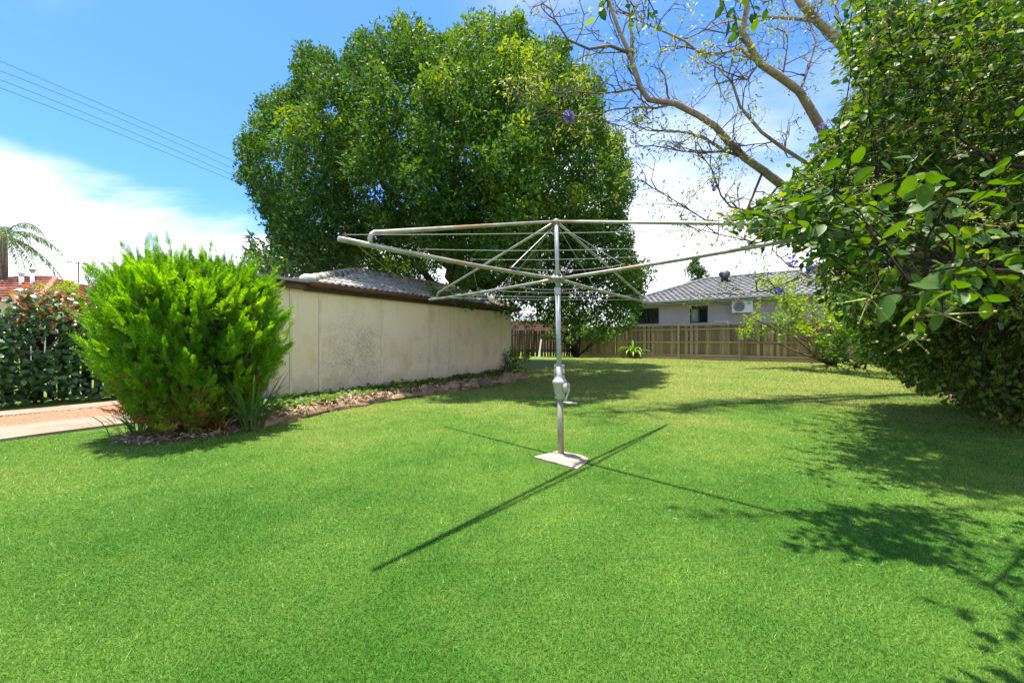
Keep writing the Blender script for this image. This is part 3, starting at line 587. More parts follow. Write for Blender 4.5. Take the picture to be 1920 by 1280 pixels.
def slab():
    pts = [(1000, 859), (1048, 847), (1092, 856), (1104, 862), (1098, 869), (1082, 881), (1066, 877)]; mb = MB(); n = len(pts)
    g = [gp(*p) for p in pts]; c = sum(g, Vector())/n
    mb.v = [(p.x, p.y, -.03) for p in g]+[(p.x, p.y, .012+.012*random.random()) for p in g]+[tuple(c+(p-c)*.55+Vector((0, 0, .038-c.z-(p.z-c.z)*.55))) for p in g]+[(BASE.x, BASE.y, .05)]
    for k in range(n):
        k2 = (k+1) % n; mb.f += [(k, k2, n+k2, n+k), (n+k, n+k2, 2*n+k2, 2*n+k), (2*n+k, 2*n+k2, 3*n)]
    return mb
part('footing', slab(), plain('pale_concrete', (.36, .285, .21), .95, var=.5, vscale=9, bscale=70, bstr=.4), H)
# ------------------------------------------------------------------ fences
def box_mesh(name, size, mat, bev=0.0):
    mb = MB(); mb.box((0, 0, 0), size); me = mb.mesh(name); me.materials.append(mat); return me
pal_me = [box_mesh('paling', (w, .018, 1.66), MT['paling']) for w in (.145, .135, .125)]
BF = thing('paling_fence', 'weathered brown timber paling fence with rails and cap across the back', 'fence', FENCE_O.copy()+Vector((0, 0, .25)))
def fpt(s, y=0, z=0): return FENCE_O+FU*s+FENCE_N*y+Vector((0, 0, .25+z))
def fence_s(px):
    k = (px-HX)/FPX; return (k*FENCE_O.y-FENCE_O.x)/(FU.x-k*FU.y)
s0, s1 = fence_s(1085), fence_s(1660); MF = lambda s, y, z, tilt=0: frame(fpt(s, y, z), FU) @ Matrix.Rotation(tilt, 4, 'Y')
s = s0; i = 0
while s < s1:
    piece('paling', pal_me[i % 3], BF, MF(s, .0 if i % 2 else .032, .86+random.uniform(-.015, .015), random.uniform(-.008, .008))); s += .118+random.uniform(-.014, .014); i += 1
posts = [fence_s(p) for p in (1085, 1176, 1273, 1387, 1522, 1660)]
pm = box_mesh('post', (.10, .07, 1.82), MT['rail'])
for q in posts: piece('post', pm, BF, MF(q, -.075, .88))
for a, b in zip(posts[:-1], posts[1:]):
    for z, h in ((.22, .075), (.86, .075), (1.50, .075)):
        piece('rail', box_mesh('rail', (b-a-.11, .045, h), MT['rail']), BF, MF((a+b)/2, -.034, z+random.uniform(-.01, .01), random.uniform(-.004, .004)))
    piece('cap_rail', box_mesh('cap_rail', (b-a-.004, .13, .035), MT['rail']), BF, MF((a+b)/2, -.01, 1.72))
    piece('plinth_board', box_mesh('plinth_board', (b-a-.11, .03, .15), MT['rail']), BF, MF((a+b)/2, -.07, .07))
OF0 = Vector((-2.2, 22.6, .25)); OF1 = fpt(s0-.1); OFU = (OF1-OF0); OFU.z = 0; OFL = OFU.length; OFU.normalize()
OF = thing('old_fence', 'dark gappy old paling fence behind the garage corner', 'fence', OF0)
opm = [box_mesh('paling', (w, .02, 1.55), MT['oldpaling']) for w in (.14, .12, .10)]; s = 0; i = 0
while s < OFL:
    h = random.uniform(.72, .80); piece('paling', opm[i % 3], OF, frame(OF0+OFU*s+Vector((0, 0, h)), OFU) @ Matrix.Rotation(random.uniform(-.05, .05), 4, 'Y')); s += .135+random.choice((0, .0, .02, .05)); i += 1
for z in (.35, 1.25): piece('rail', box_mesh('rail', (OFL, .05, .08), MT['oldpaling']), OF, frame(OF0+OFU*OFL/2+Vector((0, 0, z)), OFU) @ Matrix.Translation((0, -.045, 0)))
LP = thing('leaning_board', 'pale thin timber board leaning on the old dark fence', 'board', OF0+OFU*3.6-Vector((0, .4, 0)))
mb = MB(); p0 = at(1010, 670, 20.6); p1 = at(1015, 636, 20.9); p0.z = .25
mb.box((p0+p1)/2, (.09, .03, (p1-p0).length), (p1-p0).to_track_quat('Z', 'Y').to_matrix()); part('plank', mb, plain('pale_timber', (.55, .52, .47), .8), LP)
SH = thing('shed', 'faded red metal shed seen over the old dark fence', 'shed', at(1000, 640, 30)); SH.location.z = 0; ORG[SH.name] = Vector(SH.location)
mb = MB(); c = at(985, 620, 31); n = 40
for i in range(n): x0_ = c.x-3.5+7*i/n; mb.box((x0_, c.y+(.03 if i % 2 else 0), 1.35), (7/n, .06, 2.7))
part('wall', mb, plain('faded_red_sheet', (.42, .20, .18), .6, .1, .25, 3), SH)
mb = MB(); mb.box((c.x, c.y+1.5, 2.78), (7.4, 3.4, .09)); part('roof', mb, plain('pale_sheet_roof', (.6, .6, .6), .5), SH)
# hedge-side fence on the left
HB0 = line_pt(DR0, -6, 4.35)
LF = thing('side_fence', 'dark stained paling fence with light gaps behind the left hedge', 'fence', HB0)
lpm = [box_mesh('paling', (w, .02, 1.6), MT['blackpaling']) for w in (.15, .12)]; s = 0; i = 0
while s < 16:
    piece('paling', lpm[i % 2], LF, frame(HB0+GU*s+Vector((0, 0, .82)), GU) @ Matrix.Rotation(random.uniform(-.015, .015), 4, 'Y')); s += .155+random.choice((0, .01, .01, .06)); i += 1
for z in (.4, 1.3): piece('rail', box_mesh('rail', (16, .05, .08), MT['blackpaling']), LF, frame(HB0+GU*8+Vector((0, 0, z)), GU) @ Matrix.Translation((0, .04, 0)))
# ------------------------------------------------------------------ house behind the back fence
HU = Vector((.82, -.57, 0)).normalized(); e1 = at(1420, 556, 21.0); HZ = e1.z
def hs_(px):
    k = (px-HX)/FPX; return (k*e1.y-e1.x)/(HU.x-k*HU.y)
sL, sR = hs_(1178), hs_(1720); HO = Vector((e1.x, e1.y, 0)); MH = frame(HO, HU)
HS_ = thing('house', 'lilac grey rendered house with grey tiled hip roof behind the back fence', 'house', Vector((HO.x, HO.y, .0)))
HD = 8.0
wins = [(hs_(1186), hs_(1232), 607, 578), (hs_(1291), hs_(1325), 605, 576.5)]
def zat(s, py): p = HO+HU*s; return EYE+(HY-py)/FPX*p.y
def hbox(c, size): mb = MB(); mb.box(MH @ Vector(c), size, MH.to_3x3()); return mb
WO = .45                                                        # wall sits back under the eave
zt = HZ-.16; wz = [(zat(a, b0), zat(a, t0)) for a, b, b0, t0 in wins]; zb, zw = min(q[0] for q in wz), max(q[1] for q in wz)
MT['render'] = plain('lilac_render', (.36, .30, .36), .85, var=.06, vscale=1.5, bscale=90, bstr=.15)
w_ = MB(); cuts = [sL]+[q for a in wins for q in (a[0], a[1])]+[sR]
def addw(x0, x1, z0, z1): w_.box(MH @ Vector(((x0+x1)/2, WO+.1, (z0+z1)/2)), (x1-x0, .2, z1-z0), MH.to_3x3())
addw(sL, sR, 0, zb); addw(sL, sR, zw, zt)
for a, b in ((sL, wins[0][0]), (wins[0][1], wins[1][0]), (wins[1][1], sR)): addw(a, b, zb, zw)
w_.box(MH @ Vector(((sL+sR)/2, WO+HD/2+.6, zt/2)), (sR-sL-.1, HD, zt), MH.to_3x3()); part('wall', w_, MT['render'], HS_)
MT['frame'] = plain('black_window_frame', (.02, .02, .022), .4); MT['pane'] = plain('dark_glass', (.012, .016, .016), .06, spec=.6); MT['blind'] = plain('pale_blind_behind_glass', (.20, .27, .27), .12, spec=.6)
for i, ((a, b, _, _), (z0, z1)) in enumerate(zip(wins, wz)):
    f = MB(); m_ = (a+b)/2; yy = WO+.06
    for x0, x1, y0, y1 in ((a, b, z0, z0+.07), (a, b, z1-.07, z1), (a, a+.06, z0, z1), (b-.06, b, z0, z1), (m_-.035, m_+.035, z0, z1)):
        f.box(MH @ Vector(((x0+x1)/2, yy, (y0+y1)/2)), (x1-x0, .08+(.004 if x1-x0 < .2 else 0), y1-y0), MH.to_3x3())
    fr_ = part('window', f, MT['frame'], HS_)
    for k, (x0, x1) in enumerate(((a+.05, m_-.03), (m_+.03, b-.05))):
        part('pane', hbox(((x0+x1)/2, yy+.03, (z0+z1)/2), (x1-x0, .012, z1-z0-.12)), MT['blind'] if (i == 1 and k == 0) else MT['pane'], fr_)
part('soffit', hbox(((sL+sR)/2, WO/2, zt+.02), (sR-sL+.7, WO+.2, .04)), plain('eave_lining', (.42, .40, .34), .8), HS_)
part('fascia', hbox(((sL+sR)/2, -.02, HZ-.10), (sR-sL+.9, .04, .17)), plain('dark_fascia', (.055, .05, .048), .5), HS_)
gutter('gutter', MH, sL-.45, sR+.45, -.04, HZ-.06, HS_, plain('grey_gutter', (.42, .42, .42), .4), .10, .10)
MT['htile'] = mat_tile('grey_concrete_tile', (.16, .16, .165), (.25, .245, .245), (.10, .10, .10))
hme = tile_mesh('tile', .33, .37, 1, .045, MT['htile'], .05)
PIT = R(22); HR = HD/2+WO; sp0 = sL-.45; sp1 = sR+.45; HIP = HR
ridge_z = HZ+HR*math.tan(PIT)
pk = zat(0, 521)
under = MB(); q = [MH @ Vector(v) for v in ((sp0, 0, HZ), (sp1, 0, HZ), (sp1, 2*HR, HZ), (sp0, 2*HR, HZ), (sp0+HIP, HR, ridge_z), (sp1-HIP, HR, ridge_z))]
under.add(q, [(0,1,5,4), (1,2,5), (2,3,4,5), (3,0,4), (3,2,1,0)]); hroof = part('roof', under, plain('roof_backing', (.10, .10, .10), .9), HS_)
MS = MH @ Matrix.Translation((0, 0, HZ)) @ Matrix.Rotation(PIT, 4, 'X'); hyp = HR/math.cos(PIT); rows = int(hyp/.34)
vis = hs_(1440); rest = []
for r_ in range(rows):
    y = -.06+r_*.34; fr = max(0, (y+.17)*math.cos(PIT)/HR); x0 = sp0+HIP*fr; x1 = min(sp1-HIP*fr, hs_(1620))
    for i in range(int(math.ceil((x0-.1)/.33)), int(math.floor((x1-.2)/.33))+1):
        x = i*.33+.165*(r_ % 2); M = MS @ Matrix.Translation((x, y, .012))
        if x < vis: piece('roof_tile', hme, hroof, M)
        else: rest.append(M)
hv = np.array([v.co[:] for v in hme.vertices]); hf = np.array([p.vertices[:] for p in hme.polygons]); acc = []
for M in rest: acc.append((hv @ np.array(M.to_3x3()).T+np.array(M.translation), hf))
V_, F_ = cat(acc); part_np('far_tiles', V_, F_, MT['htile'], hroof, True, 'stuff')
hcap = MB(); hcap.tube([(0, 0, 0), (.42, 0, 0)], [.12, .105], 10); hcme = hcap.mesh('ridge_cap', smooth=True); hcme.materials.append(MT['htile'])
caps(q[0]+Vector((0, 0, .06)), q[4]+Vector((0, 0, .05)), hroof, hcme); caps(q[4]+Vector((0, 0, .05)), q[5]+Vector((0, 0, .05)), hroof, hcme)
vp = MH @ Vector((hs_(1346)-.0, HR*.75, HZ+HR*.75*math.tan(PIT)))
def vent():
    p = at(1346, 538, vp.y); mb = MB(); p = Vector((vp.x, vp.y, vp.z)); 
    mb.lathe(p-Vector((0, 0, .15)), [(.21, 0), (.21, .45), (.24, .47), (.24, .52)], 20); return p, mb
p, mb = vent(); tv = part('roof_vent', mb, plain('black_vent', (.025, .025, .028), .5), HS_, True)
mb = MB()
for k in range(22):
    a = 2*math.pi*k/22; pts = []
    for j in range(6):
        f_ = j/5; r = .19+.13*math.sin(math.pi*(.12+.80*f_)); pts.append(p+Vector((r*math.cos(a+f_*.8), r*math.sin(a+f_*.8), .38+.34*f_)))
    mb.tube(pts, [.02, .026, .03, .03, .026, .02], 4)
mb.lathe(p+Vector((0, 0, .70)), [(.24, 0), (.15, .05), (.01, .06)], 16); part('turbine', mb, plain('grey_turbine', (.07, .07, .075), .4, .3), tv)
an = MH @ Vector((hs_(1322), HR*1.05, ridge_z-.1)); mb = MB(); mb.tube([an, an+Vector((0, 0, 1.55))], .025, 6); top = an+Vector((0, 0, 1.45))
mb.tube([top-HU*1.1, top+HU*.25], .018, 5)
for k in range(8): c = top-HU*(1.05-.16*k); mb.tube([c-MH.to_3x3() @ Vector((0, .3, 0)), c+MH.to_3x3() @ Vector((0, .3, 0))], .01, 4)
part('antenna', mb, plain('antenna_metal', (.5, .5, .5), .4, .4), HS_)
AC = thing('air_conditioner', 'white boxed air conditioner unit high on the lilac house wall', 'air conditioner', MH @ Vector((hs_(1390), WO, zat(hs_(1390), 588))))
ACZ = zat(hs_(1388), 574.5); a0, a1 = hs_(1372), hs_(1411); aw = a1-a0; ah = .66
mb = MB(); mb.box(MH @ Vector(((a0+a1)/2, WO-.20, ACZ)), (aw, .34, ah), MH.to_3x3()); part('casing', mb, plain('white_casing', (.72, .72, .70), .45), AC)
mb = MB(); cc = MH @ Vector((a0+aw*.36, WO-.385, ACZ)); ny = -(MH.to_3x3() @ Vector((0, 1, 0)))
mb.lathe(cc, [(.27, 0), (.27, .012), (.24, .014), (.235, .004), (.05, .006), (.04, .02)], 24, ny); part('fan_grille', mb, plain('grille', (.16, .165, .17), .5), AC)
for k in range(5):
    mb = MB(); mb.box(MH @ Vector((a0+aw*.84, WO-.376, ACZ+.24-.035*k)), (.2, .012, .014), MH.to_3x3()); part('louvre', mb, plain('louvre_grey', (.35, .36, .37), .5), AC)
for k in (0, 1): mb = MB(); mb.box(MH @ Vector((a0+aw*(.2+.6*k), WO-.2, ACZ-ah/2-.03)), (.05, .40, .05), MH.to_3x3()); part('bracket', mb, MT['frame'], AC)
bx_s = fence_s(1349); bc = fpt(bx_s, .55, 1.72)
BX = thing('crate', 'small cream slatted crate resting behind the top of the back fence', 'crate', fpt(bx_s, .55, 0))
mb = MB(); mb.box(fpt(bx_s, .55, .78), (.5, .4, 1.56), frame(Vector(), FU).to_3x3()); part('stand', mb, MT['browndark'], BX)
for k in range(3): mb = MB(); mb.box(fpt(bx_s+(.02 if k == 1 else 0), .55, 1.63+.11*k), (.56, .42, .095), frame(Vector(), FU).to_3x3()); part('slat', mb, plain('cream_board', (.52, .46, .38), .7), BX)
# ------------------------------------------------------------------ left background: red roofed houses
def far_house(px0, px1, pye, pyr, d, label, depth=9):
    a = at(px0, pye, d); b = at(px1, pye, d); T = thing('house', label, 'house', Vector(((a.x+b.x)/2, d, 0))); ez = a.z; rz = at(px0, pyr, d+depth/2).z; hw = (b.x-a.x)
    mb = MB(); mb.box(((a.x+b.x)/2, d+depth/2, ez/2), (hw-.6, depth-.6, ez)); part('wall', mb, plain('cream_brick', (.6, .56, .48), .8), T)
    mb = MB(); mb.box(((a.x+b.x)/2, d-.05, ez-.02), (hw+.1, .12, .14)); part('gutter', mb, plain('white_gutter', (.72, .72, .7), .5), T)
    ins = min(hw/2-.05, depth/2); mb = MB(); z0 = ez+.05; c0 = (a.x+ins, d+depth/2, rz); c1 = (b.x-ins, d+depth/2, rz)
    mb.add([(a.x, d, z0), (b.x, d, z0), (b.x, d+depth, z0), (a.x, d+depth, z0), c0, c1], [(0,1,5,4), (1,2,5), (2,3,4,5), (3,0,4), (3,2,1,0)])
    rf = part('roof', mb, MT['redroof'], T)
    mb = MB(); n = 9                                             # courses of tiles
    for i in range(n):
        f0 = i/n
        for (p0, p1, q0, q1) in (((a.x, d), (b.x, d), c0, c1), ((b.x, d), (b.x, d+depth), c1, c1)):
            s = Vector((p0[0], p0[1], z0)).lerp(Vector(q0), f0); e = Vector((p1[0], p1[1], z0)).lerp(Vector(q1), f0); mb.tube([s+Vector((0, 0, .06)), e+Vector((0, 0, .06))], .07, 5)
    part('tile_course', mb, MT['redroof'], rf)
    mb = MB()
    for s, e in (((a.x, d, z0), c0), ((b.x, d, z0), c1), (c0, c1)): mb.tube([Vector(s)+Vector((0, 0, .05)), Vector(e)+Vector((0, 0, .05))], .13, 6)
    part('ridge_cap', mb, MT['redroof'], rf); return T
MT['redroof'] = plain('red_roof_tile', (.33, .13, .09), .85, var=.35, vscale=2.5)
far_house(-330, 74, 562, 522, 20, 'nearer red tiled house roof above the left hedge')
far_house(40, 110, 560, 538, 34, 'farther small red tiled roof beside the flue pipes')
for px, pt, pb, r_, lab in ((40, 514, 556, .10, 'left of two white flue pipes above the red roof'), (60.5, 508, 560, .085, 'right of two white flue pipes, with a rusty cowl')):
    a = at(px, pb+6, 23); T = thing('flue_pipe', lab, 'pipe', Vector((a.x, a.y, a.z)), 'flue pipes on the red roof'); t = at(px, pt, 23)
    mb = MB(); mb.tube([a, t], r_, 12); part('pipe', mb, plain('white_flue', (.62, .63, .65), .5), T, True)
    mb = MB(); mb.lathe(t, [(r_*1.1, -.02), (r_*1.7, .02), (r_*1.6, .10), (r_*.4, .16)], 12); part('cowl', mb, plain('cowl_metal', (.30, .22, .18) if px > 50 else (.6, .6, .6), .6), T, True)
a = at(147, 560, 26); T = thing('television_antenna', 'television antenna on a mast left of the cypress top', 'antenna', Vector((a.x, a.y, 0))); mb = MB(); mb.tube([Vector((a.x, a.y, 0)), at(147, 491, 26)], .03, 6); part('mast', mb, MT['blackwire'], T)
mb = MB(); b0, b1 = at(126, 490, 26), at(166, 496, 26); mb.tube([b0, b1], .03, 5)
for k in range(8): c = b0.lerp(b1, k/7); mb.tube([c+Vector((0, -.4, .0)), c+Vector((0, .4, 0))], .012, 4)
part('boom', mb, MT['blackwire'], T)
# power lines
for k, (y0, y1, y2, lab) in enumerate(((115, 213, 303, 'topmost of the four power lines crossing the left sky'), (133, 225, 318, 'second from the top of the four power lines at left'), (150, 241, 330, 'third from the top of the four power lines at left'), (165, 254, 340, 'lowest of the four power lines crossing the left sky'))):
    x = np.linspace(-300, 620, 12); c2 = np.polyfit([0, 230, 440], [y0, y1, y2], 2); d_ = np.linspace(17, 34, 12)
    mb = MB(); mb.tube([at(px, float(np.polyval(c2, px)), float(dd)) for px, dd in zip(x, d_)], .013, 5)
    off = Vector(mb.v[0]); o = link('power_line', mb.mesh('power_line', off), MT['blackwire'], None, off); tag(o, lab, 'power line', 'power lines across the sky')
# ------------------------------------------------------------------ vegetation
def branchy(mb, p0, p1, r0, r1, n=6, wob=.08, sides=6):
    p0, p1 = Vector(p0), Vector(p1); L = (p1-p0).length; pts = []; rad = []
    for i in range(n+1):
        f_ = i/n; w = wob*L*math.sin(math.pi*f_); pts.append(p0.lerp(p1, f_)+Vector((random.uniform(-1, 1), random.uniform(-1, 1), random.uniform(-.5, 1)))*w*.5); rad.append(r0+(r1-r0)*f_)
    mb.tube(pts, rad, sides); return pts
def inpoly(px, py, poly):
    x = np.asarray(px)[:, None]; y = np.asarray(py)[:, None]; P = np.array(poly); x0, y0 = P[:, 0], P[:, 1]; x1, y1 = np.roll(x0, -1), np.roll(y0, -1)
    c = ((y0 > y) != (y1 > y)) & (x < (x1-x0)*(y-y0)/(y1-y0+1e-9)+x0); return c.sum(1) % 2 == 1
# ---- the big tree behind the garage
POLY = [(434,277),(448,255),(467,234),(474,211),(493,178),(511,187),(516,173),(532,159),(551,152),(547,108),(554,91),(570,84),(596,84),(612,94),(631,112),(643,103),(659,77),(666,59),(680,61),(699,47),(713,42),(720,72),(732,56),(732,35),(743,28),(767,30),(774,46),(779,28),(793,30),(797,54),(809,49),(818,70),(833,59),(847,63),(861,47),(877,28),(901,14),(912,23),(929,34),(941,42),(969,23),(980,26),(987,52),(1004,75),(1016,77),(1034,66),(1055,68),(1070,87),(1072,112),(1091,110),(1098,127),(1112,136),(1137,150),(1137,171),(1126,199),(1140,211),(1135,234),(1152,248),(1168,253),(1173,277),(1199,302),(1187,320),(1199,341),(1187,362),(1182,395),(1185,428),(1201,449),(1189,473),(1206,491),(1213,512),(1206,536),(1196,590),(1150,612),(1080,606),(1040,590),(960,585),(880,575),(800,548),(720,530),(600,512),(520,500),(502,423),(500,409),(483,395),(469,362),(439,348),(434,327),(446,305)]
def polydist(px, py, poly):
    P = np.array(poly, float); A = P; B = np.roll(P, -1, 0); q = np.stack([px, py], -1)[:, None, :]; ab = (B-A)[None]; t = np.clip(((q-A[None])*ab).sum(-1)/((ab**2).sum(-1)), 0, 1); d = np.linalg.norm(q-(A[None]+ab*t[..., None]), axis=-1); return d.min(1)
def big_tree():
    T = thing('evergreen_tree', 'huge dense evergreen tree rising behind the cream garage', 'tree', Vector((-1.7, 17.2, .2)))
    lobes = []                                                  # (px, py, depth, radius)
    def scatter(n, dfun, rlo, rhi, sep, inset):
        px = RNG.uniform(430, 1205, n); py = RNG.uniform(10, 615, n); k = inpoly(px, py, POLY); px, py = px[k], py[k]; dist = polydist(px, py, POLY); d = dfun(dist)
        R_ = RNG.uniform(rlo, rhi, len(px)); loc = []
        for x, y, dd, r, ds in zip(px, py, d, R_, dist):
            rp = r*FPX/dd
            inset_ = inset*RNG.uniform(.72, 1.15)
            if ds < rp*inset_: r = max(.35, ds/inset_*dd/FPX); rp = r*FPX/dd
            if ds < rp*inset_*.9: continue
            p = np.array(at(x, y, dd))
            if all(np.sum(((p-q[0])*np.array((1, 1, .62)))**2) > (sep*(r+q[1]))**2 for q in loc): loc.append((p, r))
        lobes.extend(loc)
    surf = lambda ds: 15.2-5.0*np.sqrt(1-(1-np.clip(ds/190, 0, 1))**2)
    scatter(6000, lambda ds: surf(ds)+RNG.normal(0, .7, len(ds)), .5, 1.05, .70, .95)
    nf = len(lobes)
    scatter(2200, lambda ds: 15.6+RNG.random(len(ds))*4.2*np.clip(ds/150, 0, 1), .9, 1.5, .62, 1.2)
    for i in range(70): lobes.append((np.array(at(RNG.uniform(480, 1010), RNG.uniform(400, 556), RNG.uniform(16.2, 19))), RNG.uniform(.7, 1.2)))
    C, Rr, W = [], [], []
    for i, (p, r) in enumerate(lobes):
        k = int((34 if i < nf else 7)*r**1.5)+6; dr = runit(k); dr[:, 2] = dr[:, 2]*.9+.28; dr[:, 1] -= .2; dr = nrm(dr)
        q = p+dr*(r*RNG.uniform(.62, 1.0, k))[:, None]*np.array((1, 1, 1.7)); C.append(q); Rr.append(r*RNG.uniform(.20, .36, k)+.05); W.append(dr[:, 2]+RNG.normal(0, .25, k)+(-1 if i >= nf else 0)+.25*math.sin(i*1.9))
    C, Rr, W = np.concatenate(C), np.concatenate(Rr), np.concatenate(W)
    u = (C-np.array(WA)) @ np.array(WU); w = (C-np.array(WA)) @ np.array(WN); ing = (u > -.5) & (u < WL+.6) & (w > -.3) & (w < GW+.6) & (C[:, 2] < 3.6+Rr); C, Rr, W = C[~ing], Rr[~ing], W[~ing]
    cx, cy = HX+FPX*C[:, 0]/C[:, 1], HY-FPX*(C[:, 2]-EYE)/C[:, 1]; ins = inpoly(cx, cy, POLY) & (polydist(cx, cy, POLY) > Rr*FPX/C[:, 1]*.75*RNG.random(len(C))) | (cy > 480); C, Rr, W = C[ins], Rr[ins], W[ins]
    cnt = (430*Rr**1.7+9).astype(int); young = W > .95  # upward-facing clumps take the new-growth colour as painted highlights
    print('lobes', len(lobes), nf, 'clumps', len(C), 'leaves', cnt.sum())
    for nm, mm, mt in (('crown', ~young, 'gum'), ('lit_young_leaves', young, 'gumyounglit')):
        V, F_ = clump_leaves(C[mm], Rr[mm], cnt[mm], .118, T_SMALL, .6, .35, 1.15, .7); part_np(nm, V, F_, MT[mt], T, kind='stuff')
    P = C
    mb = MB(); b = Vector((-1.7, 17.2, -.1)); fork = Vector((-2.0, 16.6, 3.0)); mb.tube([b, b.lerp(fork, .15), b.lerp(fork, .6), fork], [.62, .46, .40, .42], 12); part('trunk', mb, MT['bark'], T, True)
    for i in range(13):
        tgt = Vector(P[RNG.integers(len(P))]); c = Vector((-2.3, 15.3, 7.4)); tgt = c+(tgt-c)*.8
        if tgt.z < 4.5: tgt.z = 5+random.random()*4
        mb = MB(); pts = branchy(mb, fork+Vector((random.uniform(-.15, .15), random.uniform(-.15, .15), -.2)), tgt, .2, .035, 9, .10, 7)
        for j in (4, 5, 6, 7):
            t2 = Vector(P[np.argmin(np.sum((P-np.array(pts[j])-RNG.normal(size=3)*1.6)**2, 1))]); branchy(mb, pts[j], t2, .06, .012, 5, .14, 5)
        part('limb', mb, MT['bark'], T, True)
big_tree()
# ---- generic leafy shrub: stems, twigs and clumps
def shrub(name, label, cat_, base, lobes, mat, leaf, dens, stems=6, T=T_SMALL, bark='darktwig', r0=.03, shell=.35, twigs=0, group=None, up=.5):
    """lobes: list of (centre, radius)"""
    B = Vector(base); T_ = thing(name, label, cat_, B, group); C = np.array([l[0] for l in lobes], float); RD = np.array([l[1] for l in lobes], float)
    m = []; mr = []
    for c, r in zip(C, RD):                                     # break each lobe into clumps
        k = max(3, int(9*r)+4); dr = runit(k); m.append(c+dr*(r*RNG.uniform(.45, .95, k))[:, None]); mr.append(r*RNG.uniform(.28, .5, k))
    m = np.concatenate(m); mr = np.concatenate(mr); ok = m[:, 2] > gz(0, m[:, 1])+mr*.6; m, mr = m[ok], mr[ok]
    cnt = (dens*mr**2/leaf**2*2.3+10).astype(int); V, F_ = clump_leaves(m, mr, cnt, leaf, T, up, shell, .95, .8)
    V[:, 2] = np.maximum(V[:, 2], gz(0, V[:, 1])+.01)
    part_np('foliage', V, F_, mat, T_, kind='stuff')
    mb = MB()
    for i in range(stems):
        j = RNG.integers(len(m)); branchy(mb, B+Vector((random.uniform(-.12, .12), random.uniform(-.12, .12), -.03)), m[j], r0, r0*.25, 6, .12, 6)
    for i in range(twigs):
        j = RNG.integers(len(m)); d_ = (m[j]-C[np.argmin(((C-m[j])**2).sum(1))]); d_ /= np.linalg.norm(d_)+1e-6; branchy(mb, m[j]-d_*mr[j], m[j]+d_*mr[j]*1.3, .012, .004, 3, .15, 4)
    part('stem', mb, MT[bark], T_, True, 'stuff'); return T_
